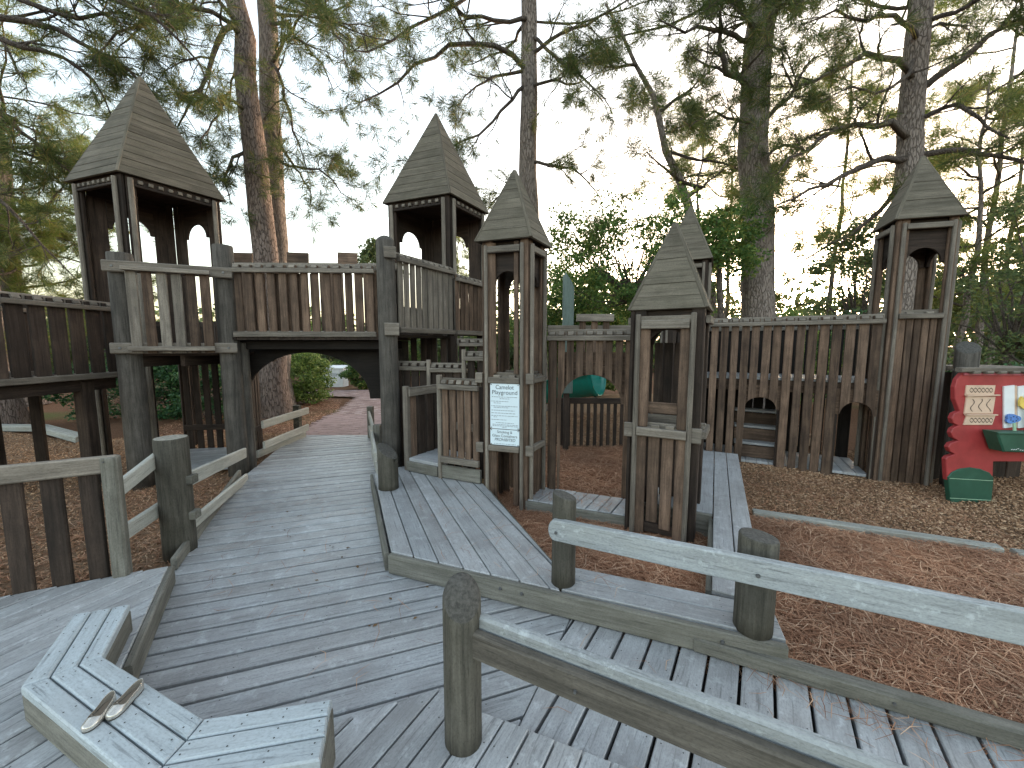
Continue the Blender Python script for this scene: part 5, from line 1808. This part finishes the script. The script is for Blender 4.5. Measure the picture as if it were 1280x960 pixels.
def trunk_mesh(name, pts, rad, mat, parent, sides=18, root_flare=0.25, rng=None):
    v, f = tubes([(pts, rad)], sides)
    # uneven girth and a flared foot
    c = np.repeat(np.array(pts), sides, 0)
    a = np.tile(np.arange(sides) * 2 * np.pi / sides, len(pts))
    k = 1 + 0.035 * np.sin(3 * a + c[:, 2] * 0.7) + 0.025 * np.sin(5 * a + 1.3 - c[:, 2]) + (0.02 * rng.standard_normal(len(a)) if rng is not None else 0)
    foot = root_flare * np.exp(-(c[:, 2] - c[0, 2]) / 0.35)
    k = k + foot * (1 + 0.35 * np.sin(4 * a))
    v = c + (v - c) * k[:, None]
    b = np.array(W[parent].translation)
    return put(name, np_mesh(name, v - b, f, mat, True), Matrix.Translation(W[parent].translation), parent)

def pine(label, base, top, r0, r1, seed, limbs=(), auto=0, zr=(4, 11), lr=(2.0, 4.5), az=None, bark='barkgrey', needle='needle',
         per=42, dense=1.0, group='pine trees around the playground', wob=0.05, wid=0.0095, lnr=(0.17, 0.31), limb_r=0.045, elev=(-0.15, 0.45)):
    rng = np.random.default_rng(seed)
    base = np.array(base, float); top = np.array(top, float)
    root = thing('pine_tree', label, 'tree', base, group)
    n = 16
    u = np.linspace(0, 1, n)
    pts = base[None] + (top - base)[None] * u[:, None]
    bend = np.cumsum(rng.normal(0, wob, (n, 2)), 0)
    bend -= bend[0] + (bend[-1] - bend[0]) * u[:, None]
    pts[:, :2] += bend
    rad = r0 + (r1 - r0) * u
    trunk_mesh('trunk', pts, rad, bark, root, rng=rng)
    b = np.array(W[root].translation)
    alltuft = []
    H = top[2] - base[2]
    def at_z(z):
        return np.array([np.interp(z, pts[:, 2], pts[:, k]) for k in range(3)])
    specs = list(limbs)
    for k in range(auto):
        z = zr[0] + (zr[1] - zr[0]) * (k + rng.uniform(0, 1)) / auto
        a = rng.uniform(0, 2 * np.pi) if az is None else rng.uniform(az[0], az[1])
        if az is None and auto > 6:
            a = 2.399 * k + rng.uniform(-0.5, 0.5)
        el = rng.uniform(*elev)
        specs.append((z, (math.cos(a), math.sin(a), el), rng.uniform(*lr), limb_r * rng.uniform(0.7, 1.25)))
    for sp in specs:
        if len(sp) == 2:                      # hand-laid limb: (radius, path)
            pth = [tuple(q) for q in sp[1]]
            if pts[0][2] < pth[0][2] < pts[-1][2] and np.hypot(*(at_z(pth[0][2])[:2] - np.array(pth[0][:2]))) < 1.2:
                pth = [tuple(at_z(pth[0][2]))] + pth[1:]
            polys, tf = pine_limb(rng, None, None, 0, sp[0], dense, path=pth)
        else:
            polys, tf = pine_limb(rng, at_z(sp[0]), sp[1], sp[2], sp[3], dense)
        v, f = tubes(polys, 5)
        put('limb', np_mesh('limb', v - b, f, 'branch', True), Matrix.Translation(Vector(b)), root)
        alltuft += tf
    if alltuft:
        v, f = needles(rng, alltuft, per, lnr, wid)
        put('crown', np_mesh('crown', v - b, f, needle), Matrix.Translation(Vector(b)), root)
    return root, len(alltuft)

def leaves(rng, centres, radii, per, size, flat=0.5):
    C = np.repeat(centres, per, 0); Rr = np.repeat(radii, per, 0)
    n = len(C)
    d = rng.normal(0, 1, (n, 3)); d /= np.linalg.norm(d, axis=1)[:, None]
    p = C + d * Rr * (rng.uniform(0.25, 1, n) ** 0.6)[:, None]
    nrm = d * 0.5 + rng.normal(0, 0.6, (n, 3)) + np.array([0, 0, flat])
    nrm /= np.linalg.norm(nrm, axis=1)[:, None]
    a = np.cross(nrm, rng.normal(0, 1, (n, 3))); a /= np.linalg.norm(a, axis=1)[:, None] + 1e-9
    c = np.cross(nrm, a)
    L = size * rng.uniform(0.6, 1.25, n)[:, None]
    w = L * 0.30
    v = np.stack([p - a * L * .5, p + c * w + nrm * L * .06, p + a * L * .5, p - c * w + nrm * L * .06], 1).reshape(-1, 3)
    return v, np.arange(n * 4).reshape(-1, 4)

def leafy(name, label, cat, base, crown_c, crown_r, nclump, per, size, mat, seed, group=None, trunk_r=0.08, clump=(0.25, 0.5), bark='branch', shell=0.45, stems=None, flat=0.5):
    """broadleaf tree or shrub: trunk, limbs to each clump and leaf clumps with gaps between them"""
    rng = np.random.default_rng(seed)
    base = np.array(base, float); cc = np.array(crown_c, float); cr = np.array(crown_r, float)
    root = thing(name, label, cat, base, group)
    d = rng.normal(0, 1, (nclump, 3)); d /= np.linalg.norm(d, axis=1)[:, None]
    ctr = cc + d * cr * (rng.uniform(shell, 1, nclump)[:, None])
    keep = ctr[:, 2] > base[2] + 0.1
    ctr = ctr[keep]
    sz = rng.uniform(clump[0], clump[1], len(ctr))
    rad = np.stack([sz, sz, sz * 0.6], 1)
    b = np.array(W[root].translation)
    fork = cc - np.array([0, 0, cr[2] * 0.55])
    fork[2] = max(fork[2], base[2] + 0.15)
    if trunk_r:
        tp = np.array([base, base + (fork - base) * 0.5 + rng.normal(0, trunk_r * 0.6, 3) * np.array([1, 1, 0]), fork])
        v, f = tubes([(tp, [trunk_r * 1.2, trunk_r, trunk_r * 0.85])], 9)
        put('trunk', np_mesh('trunk', v - b, f, bark, True), Matrix.Translation(Vector(b)), root)
        polys = []
        for c in ctr[::2]:
            m = fork + (c - fork) * 0.5 + rng.normal(0, 0.12, 3) * np.linalg.norm(c - fork) * 0.5
            polys.append((np.array([fork, fork + (m - fork) * 0.5 + rng.normal(0, .03, 3), m, (m + c) / 2 + rng.normal(0, .04, 3), c]), trunk_r * np.array([0.34, 0.25, 0.17, 0.10, 0.05])))
        v, f = tubes(polys, 5)
        put('limbs', np_mesh('limbs', v - b, f, bark, True), Matrix.Translation(Vector(b)), root)['kind'] = 'stuff'
    v, f = leaves(rng, ctr, rad, per, size, flat)
    v[:, 2] = np.maximum(v[:, 2], base[2] + 0.01)
    put('crown' if cat == 'tree' else 'foliage', np_mesh('crown', v - b, f, mat), Matrix.Translation(Vector(b)), root)
    return root

NT = 0
def Pn(*a, **k):
    global NT
    NT += pine(*a, **k)[1]

def L3(Y0, pts, dy=0.0):
    """limb path from picture points, its depth going from Y0 to Y0+dy"""
    n = len(pts)
    return [tuple(D(x, y, Y0 + dy * i / (n - 1))) for i, (x, y) in enumerate(pts)]

# pair of reddish trunks behind the bridge
Pn('reddish pine behind the bridge, the fuller of a pair of trunks', (-6.0, 9.7, -0.12), tuple(D(282, -160, 9.7)), 0.33, 0.17, 1, limbs=[
    (0.075, L3(9.6, [(303, 40), (283, 25), (272, 70), (255, 100), (235, 130), (222, 160)], -1.0)),
    (0.06, L3(9.6, [(305, 30), (265, 15), (225, 5), (180, 30), (150, 60)], -1.5)),
    (0.05, L3(9.6, [(312, 180), (290, 195), (280, 225), (288, 252)], -0.5)),
    (0.06, L3(9.6, [(300, -40), (250, -30), (200, 20), (150, 40), (110, 80)], -2.0)),
    (0.045, L3(9.4, [(310, 130), (285, 120), (265, 150), (250, 185)], -0.8)),
    ], auto=9, zr=(8.2, 13), lr=(2.2, 4), bark='barkred', az=(2.2, 5.2))
Pn('slimmer grey pine standing right behind the reddish trunk', (-6.62, 11.0, -0.12), tuple(D(323, -160, 11.0)), 0.30, 0.19, 2, limbs=[
    (0.06, L3(10.8, [(335, 80), (352, 60), (375, 20), (395, 0)], -0.8)),
    (0.055, L3(10.8, [(335, 60), (350, 95), (360, 140), (372, 180), (385, 215)], -1.0)),
    (0.05, L3(10.8, [(338, 150), (352, 185), (372, 212), (400, 208), (425, 235), (440, 250)], -1.5)),
    (0.04, L3(10.8, [(345, 190), (375, 215), (390, 240), (385, 265)], -1.5)),
    (0.05, L3(10.8, [(332, 20), (360, 30), (392, 70), (415, 110)], -1.5)),
    (0.05, L3(10.8, [(330, -20), (365, -10), (405, 20), (430, 60), (436, 100)], -2.0)),
    ], auto=8, zr=(10.0, 14), lr=(2.2, 4.0), az=(-0.9, 1.5))
# slender pine in the middle
Pn('slender pine rising behind the two steep roofs in the middle', (0.72, 10.5, -0.12), tuple(D(661, -180, 10.5)), 0.27, 0.17, 3, limbs=[
    (0.07, L3(10.4, [(660, 90), (632, 60), (600, 52), (560, 58), (520, 85), (480, 112), (450, 130)], -2.2)),
    (0.05, L3(10.4, [(655, 85), (620, 95), (590, 110), (575, 130)], -1.0)),
    (0.055, L3(10.4, [(662, 65), (690, 50), (730, 30), (775, 8), (800, -5)], -1.5)),
    (0.05, L3(10.3, [(670, 200), (700, 205), (725, 215), (750, 245)], -1.2)),
    (0.05, L3(10.3, [(668, 230), (640, 235), (618, 250), (608, 265)], 0.4)),
    (0.06, L3(10.4, [(662, 20), (620, 30), (580, 15), (540, -10), (500, -20)], -2.5)),
    (0.045, L3(10.4, [(663, 110), (690, 100), (720, 108), (745, 90)], -1.5)),
    (0.06, L3(10.4, [(661, -10), (615, -25), (560, 20), (505, 40), (470, 65), (440, 60)], -3.0)),
    (0.05, L3(10.4, [(662, 100), (635, 130), (600, 165), (560, 185), (520, 205)], -2.0)),
    (0.05, L3(10.4, [(664, 40), (700, 75), (735, 100), (765, 135)], -1.8)),
    ], auto=10, zr=(9.4, 13.5), lr=(2.5, 5.0))
# big pine at the sun, with the leaning stem beside it
Pn('stout grey pine beside the low sun behind the castle wall', (6.15, 9.6, -0.12), tuple(D(968, -160, 9.8)), 0.38, 0.27, 4, limbs=[
    (0.11, L3(9.5, [(945, 105), (925, 95), (905, 88), (898, 60), (902, 20), (905, -10)], -0.6)),
    (0.08, L3(9.5, [(950, 30), (930, 15), (910, 0), (890, -20)], -0.8)),
    (0.07, L3(9.5, [(975, 20), (985, 0), (1000, -30)], -0.5)),
    (0.07, L3(9.5, [(946, 40), (915, 40), (880, 30), (850, 40), (825, 25)], -1.5)),
    (0.06, L3(9.6, [(965, 150), (990, 120), (1010, 80), (1040, 60)], 0.8)),
    (0.05, L3(9.5, [(948, 140), (920, 150), (890, 140), (860, 160)], -1.0)),
    (0.05, L3(9.7, [(960, 200), (985, 180), (1010, 190), (1035, 170)], 0.8)),
    ], auto=10, zr=(9.5, 13), lr=(2.5, 5.0), bark='barkgrey', wob=0.04)
Pn('thin leaning pine stem slanting up from beside the stout grey pine', (6.05, 10.4, -0.12), tuple(D(757, 5, 10.2)), 0.20, 0.025, 5, limbs=[
    (0.07, L3(10.3, [(905, 250), (880, 235), (850, 225), (825, 205), (808, 190)], -0.6)),
    (0.05, L3(10.3, [(845, 145), (860, 115), (880, 95), (905, 80)], -0.6)),
    (0.045, L3(10.3, [(815, 85), (790, 80), (765, 85), (735, 75)], -0.6)),
    (0.045, L3(10.3, [(880, 190), (905, 205), (925, 215), (945, 230)], 0.8)),
    ], auto=3, zr=(6.5, 8.5), lr=(0.7, 1.4), wob=0.16, limb_r=0.025, per=28)
# right-hand pine with long swept limbs
Pn('grey pine with long swept limbs behind the wall-end tower', (9.25, 9.1, -0.12), tuple(D(1172, -150, 9.1)), 0.27, 0.19, 6, limbs=[
    (0.085, L3(9.0, [(1150, 165), (1110, 155), (1065, 150), (1030, 170), (1000, 195), (972, 215)], -0.8)),
    (0.085, L3(9.0, [(1150, 190), (1100, 195), (1065, 210), (1030, 235), (1000, 250), (970, 260)], -0.8)),
    (0.08, L3(9.0, [(1160, 90), (1120, 75), (1080, 70), (1035, 90), (1000, 110), (978, 85)], -1.0)),
    (0.09, L3(9.0, [(1165, 110), (1200, 75), (1240, 40), (1290, 15), (1340, 0)], -1.0)),
    (0.075, L3(9.0, [(1165, 190), (1200, 185), (1240, 195), (1290, 205), (1340, 210)], -1.0)),
    (0.06, L3(9.0, [(1160, 140), (1195, 130), (1230, 150), (1255, 175), (1280, 170)], -1.2)),
    (0.06, L3(9.0, [(1165, 40), (1120, 20), (1080, 30), (1040, 15), (1010, 25)], -1.5)),
    (0.06, L3(9.0, [(1168, 20), (1205, 10), (1245, -20), (1290, -30)], -1.0)),
    (0.07, L3(9.2, [(1148, 200), (1110, 255), (1065, 290), (1020, 315), (985, 340)], 0.8)),
    (0.05, L3(9.0, [(1158, 60), (1130, 100), (1095, 115), (1060, 110), (1030, 130)], -1.0)),
    ], auto=10, zr=(8.5, 13), lr=(2.5, 4.5))
# tree at the far left whose crown reaches over the lookout
Pn('pine with drooping limbs reaching over the roof of the big lookout', (-11.3, 8.4, -0.12), (-11.9, 8.0, 14.5), 0.33, 0.2, 7, limbs=[
    (0.07, L3(7.6, [(-60, 20), (20, 25), (80, 40), (140, 70), (180, 110), (200, 140)], 0.6)),
    (0.07, L3(7.6, [(-60, 100), (0, 140), (40, 175), (75, 205), (95, 220)], 0.4)),
    (0.06, L3(7.6, [(-60, 160), (0, 182), (40, 195), (78, 212)], 0.4)),
    (0.06, L3(7.6, [(-60, -30), (20, 0), (90, 20), (150, 15), (210, 30)], 0.5)),
    (0.055, L3(7.6, [(-60, 190), (0, 250), (35, 280), (65, 320), (92, 350)], 0.4)),
    (0.06, L3(7.2, [(-50, 30), (30, 60), (80, 70), (125, 110), (140, 145)], 0.8)),
    (0.06, L3(7.0, [(-40, -60), (60, -20), (130, -5), (190, 20), (240, 60), (262, 110)], 0.8)),
    ], auto=0, bark='barkred')
Pn('tall pine with pale yellow-green needles behind the big lookout', (-14.5, 11.5, -0.12), (-14.8, 11.3, 13), 0.3, 0.16, 8,
   auto=20, zr=(2.5, 9.5), lr=(2.0, 4.0), needle='needle_pale', az=(-1.5, 1.4), bark='barkred', wid=0.011)
Pn('young pale green pine low behind the dark walkway parapet', (-13.0, 9.8, -0.12), (-13.2, 9.8, 6.5), 0.15, 0.06, 9,
   auto=16, zr=(1.6, 5.8), lr=(1.2, 2.6), needle='needle_pale', bark='barkgrey', wid=0.010)
# overhanging limbs of a pine that stands left of the camera
Pn('pine beside the dark walkway parapet with limbs overhanging the lookout', (-7.2, 2.2, -0.12), (-7.2, 2.2, 13.5), 0.3, 0.2, 10, limbs=[
    (0.05, [(-7.1, 2.3, 8.3), (-5.8, 3.6, 8.3), (-4.9, 4.8, 8.2), (-4.2, 5.8, 8.0)]),
    (0.05, [(-7.1, 2.3, 8.0), (-7.0, 3.6, 7.8), (-6.9, 4.8, 7.7), (-6.7, 6.0, 7.5)]),
    ], auto=0)
# further pines to the right and behind
far = [(7.6, 16.5, 11.5, 'mid-distance pine between the stout grey trunk and the leaning stem'), (12.6, 15.5, 13, 'mid-distance pine between the stout grey trunk and the wall-end tower'),
       (15.6, 13.0, 14, 'mid-distance pine beyond the swept-limb pine and the red cabin front'), (9.9, 18.5, 12, 'distant pine directly behind the low sun'), (14.2, 12.4, 10, 'bushy pine just behind the red cabin front'),
       (18.5, 15.0, 12, 'far pine beyond the evergreens behind the red cabin front'), (-3.6, 26.0, 9.0, 'small distant pine above the footbridge rail')]
for k, (x, y, h, lab) in enumerate(far):
    Pn(lab, (x, y, -0.15), (x + 0.2, y, h), 0.11, 0.02, 20 + k, auto=20 if h > 9.5 else 12, zr=(h * 0.22, h * 0.98), lr=(1.6, 3.4) if h > 9.5 else (1.0, 2.0), wid=0.014, lnr=(0.22, 0.38), per=24,
       group='pines further back', limb_r=0.04, needle='needle_pale')

# broadleaf trees
leafy('broadleaf_tree', 'spreading leafy tree behind the short tower', 'tree', (3.4, 10.2, -0.12), (3.0, 9.7, 3.75), (2.6, 1.5, 1.75), 170, 110, 0.09, 'leaf', 31, 'leafy trees beyond the castle', 0.10, (0.25, 0.5))
leafy('broadleaf_tree', 'leafy tree whose boughs touch the stout pine trunk', 'tree', (5.0, 8.9, -0.12), (4.5, 8.6, 3.9), (1.1, 0.9, 0.75), 44, 110, 0.09, 'leaf', 32, 'leafy trees beyond the castle', 0.07, (0.22, 0.42))
leafy('broadleaf_tree', 'low leafy tree filling the gap behind the arched wall', 'tree', (1.6, 12.5, -0.12), (1.6, 12.3, 2.7), (2.1, 1.2, 1.8), 120, 120, 0.12, 'leaf', 33, 'leafy trees beyond the castle', 0.09, (0.3, 0.55))
leafy('evergreen_tree', 'dense grey-green evergreen beside the swept-limb pine', 'tree', (12.6, 9.8, -0.12), (12.6, 9.8, 2.9), (1.7, 1.5, 2.6), 62, 130, 0.09, 'leaf_far', 34, 'evergreens behind the red cabin front', 0.12, (0.3, 0.55))
leafy('evergreen_tree', 'lighter evergreen showing above the red cabin front', 'tree', (11.0, 12.6, -0.12), (11.0, 12.4, 3.3), (1.4, 1.3, 2.6), 70, 100, 0.12, 'leaf_far', 35, 'evergreens behind the red cabin front', 0.12, (0.3, 0.55))
leafy('broadleaf_tree', 'small tree on the skyline beside the paired trunks', 'tree', (-6.0, 18.0, -0.12), (-5.9, 18.0, 5.3), (1.1, 1.0, 1.3), 40, 90, 0.16, 'leaf_far', 36, 'leafy trees beyond the castle', 0.08, (0.3, 0.5))
shr = [('clipped dark hedge behind the far edging timbers', (-9.3, 9.4), (1.9, 0.8, 1.0), 0.5, 'leaf_dark', 150),
       ('dark shrub behind the walkway supports', (-7.2, 9.2), (1.0, 0.8, 0.9), 0.5, 'leaf_dark', 50),
       ('rounded lime green shrub beside the reddish trunk', (-6.4, 11.9), (0.72, 0.8, 1.05), 0.62, 'leaf_lime', 90),
       ('yellow-green shrub peeping out left of the reddish trunk', (-7.6, 11.0), (0.8, 0.6, 0.9), 0.5, 'leaf_lime', 40),
       ('dark shrub at the end of the brick path', (-6.0, 15.6), (0.75, 0.7, 0.95), 0.5, 'leaf', 70),
       ('tall dark shrub behind the lime green one', (-9.4, 20.5), (2.2, 0.9, 2.0), 1.3, 'leaf_lime', 110),
       ('loose shrub where the brick path turns', (-6.0, 20.5), (2.0, 0.9, 2.0), 1.2, 'leaf', 110),
       ('shrub glowing under the low sun behind the castle wall', (7.9, 11.0), (1.2, 0.9, 1.5), 1.4, 'leaf_lime', 60),
       ('broad shrub behind the long castle wall', (6.2, 12.6), (1.7, 0.9, 1.6), 1.3, 'leaf', 80),
       ('dark shrub behind the wall-end tower', (9.4, 11.0), (1.4, 0.9, 1.5), 1.1, 'leaf_dark', 70),
       ('shrub beyond the slide', (2.4, 13.6), (2.2, 0.8, 1.1), 0.8, 'leaf', 70),
       ('low shrub behind the red cabin front', (9.8, 7.6), (0.9, 0.8, 0.8), 0.7, 'leaf_dark', 50)]
for k, (lab, p, r, cz, m, nc) in enumerate(shr):
    leafy('shrub', lab, 'shrub', (p[0], p[1], -0.12), (p[0], p[1], cz), r, nc, 100, 0.085 if p[1] < 13 else 0.11, m, 60 + k, 'shrubs round the playground', 0.03, (0.18, 0.34), shell=0.55)

# far woodland that closes the view
def woodland():
    rng = np.random.default_rng(99)
    V, Fc, base = [], [], 0
    for k in range(190):
        a = rng.uniform(-1.35, 1.35)
        r = rng.uniform(27, 48)
        x, y = r * math.sin(a), r * math.cos(a)
        h = rng.uniform(2.0, 5.0) * (1.35 if a > 0.1 else 0.85)
        c = np.array([[x, y, 0.0]]) + rng.normal(0, 1, (16, 3)) * np.array([1.6, 1.2, 0]) + np.c_[np.zeros((16, 2)), rng.uniform(0.2, h, 16)]
        v, f = leaves(rng, c, np.full((16, 3), 1.0), 46, 0.42)
        v[:, 2] = np.maximum(v[:, 2], -0.2)
        V.append(v); Fc.append(f + base); base += len(v)
    o = put('distant_woodland', np_mesh('distant_woodland', np.concatenate(V), np.concatenate(Fc), 'leaf_far'), Matrix())
    o['kind'] = 'stuff'
woodland()

# fallen needles on the boards
straw('fallen_needles', [(-2.2, 2.4), (-0.6, 1.7), (0.3, 2.2), (1.2, 1.9), (2.2, 1.3), (0.6, 1.2), (-0.2, 1.8), (-0.95, 2.7), (-1.6, 4.5), (-3.2, 4.6)], 0.003, 0.0, 130, RNG, 6.0, lift=0.004, wid=0.0014)
straw('fallen_needles', [(-0.8, 2.8), (0.2, 2.4), (0.9, 2.2), (1.3, 2.0), (0.2, 2.7), (-0.4, 4.0), (-1.3, 4.3)], 0.165, 0.0, 60, RNG, 7.0, lift=0.004, wid=0.0014)
straw('fallen_needles', [(1.1, 1.95), (1.5, 1.75), (2.3, 1.35), (2.2, 1.28), (1.4, 1.65)], 0.004, 0.0, 130, RNG, 8.0, lift=0.01, wid=0.0016)
straw('fallen_needles', [(0.2, 3.95), (1.1, 3.65), (1.25, 3.95), (0.3, 4.3)], 0.055, 0.0, 60, RNG, 9.0, lift=0.006)
print('tufts', NT)

# white utility box glimpsed at the end of the path
shd = thing('utility_box', 'low white utility box half hidden by shrubs at the end of the path', 'utility box', (-7.75, 16.6, -0.12))
sx, sy = -7.75, 16.6
for k in range(5):
    upright(shd, 'front_panel', (sx - 0.34 + 0.17 * k, sy), -0.12, 0.66, 0.165, 0.03, (1, 0), 'white')
for sgn_ in (-1, 1):
    for k in range(3):
        upright(shd, 'side_panel', (sx + sgn_ * 0.425, sy + 0.10 + 0.17 * k), -0.12, 0.66, 0.165, 0.03, (0, 1), 'white')
prism(shd, 'lid', [(sx - 0.48, sy - 0.06, 0.70), (sx + 0.48, sy - 0.06, 0.70), (sx + 0.48, sy + 0.58, 0.80), (sx - 0.48, sy + 0.58, 0.80)], 0.04, 'white')
upright(shd, 'hatch', (sx + 0.05, sy - 0.025), 0.0, 0.55, 0.5, 0.02, (1, 0), 'white')
for k in range(4):
    level(shd, 'vent_slat', (sx - 0.1, sy - 0.042), (sx + 0.2, sy - 0.042), 0.36 + 0.04 * k, 0.015, 0.012, 'inkgrey')

# a few bits of leaf litter on the boards
lrng = np.random.default_rng(5)
lx = lrng.uniform(-2.3, 1.6, 120); ly = lrng.uniform(1.6, 4.6, 120)
k_ = in_poly(lx, ly, [(-2.2, 2.4), (-0.6, 1.8), (0.3, 2.2), (-0.95, 2.7), (-1.6, 4.5), (-3.2, 4.6)])
lc = np.stack([lx[k_], ly[k_], np.full(k_.sum(), 0.006)], 1)[:26]
v, f = leaves(lrng, lc, np.full((len(lc), 3), 0.001), 1, 0.032, flat=6.0)
v[:, 2] = np.maximum(v[:, 2], 0.003)
ob = put('leaf_litter', np_mesh('leaf_litter', v, f, 'litter'), Matrix())
ob['kind'] = 'stuff'
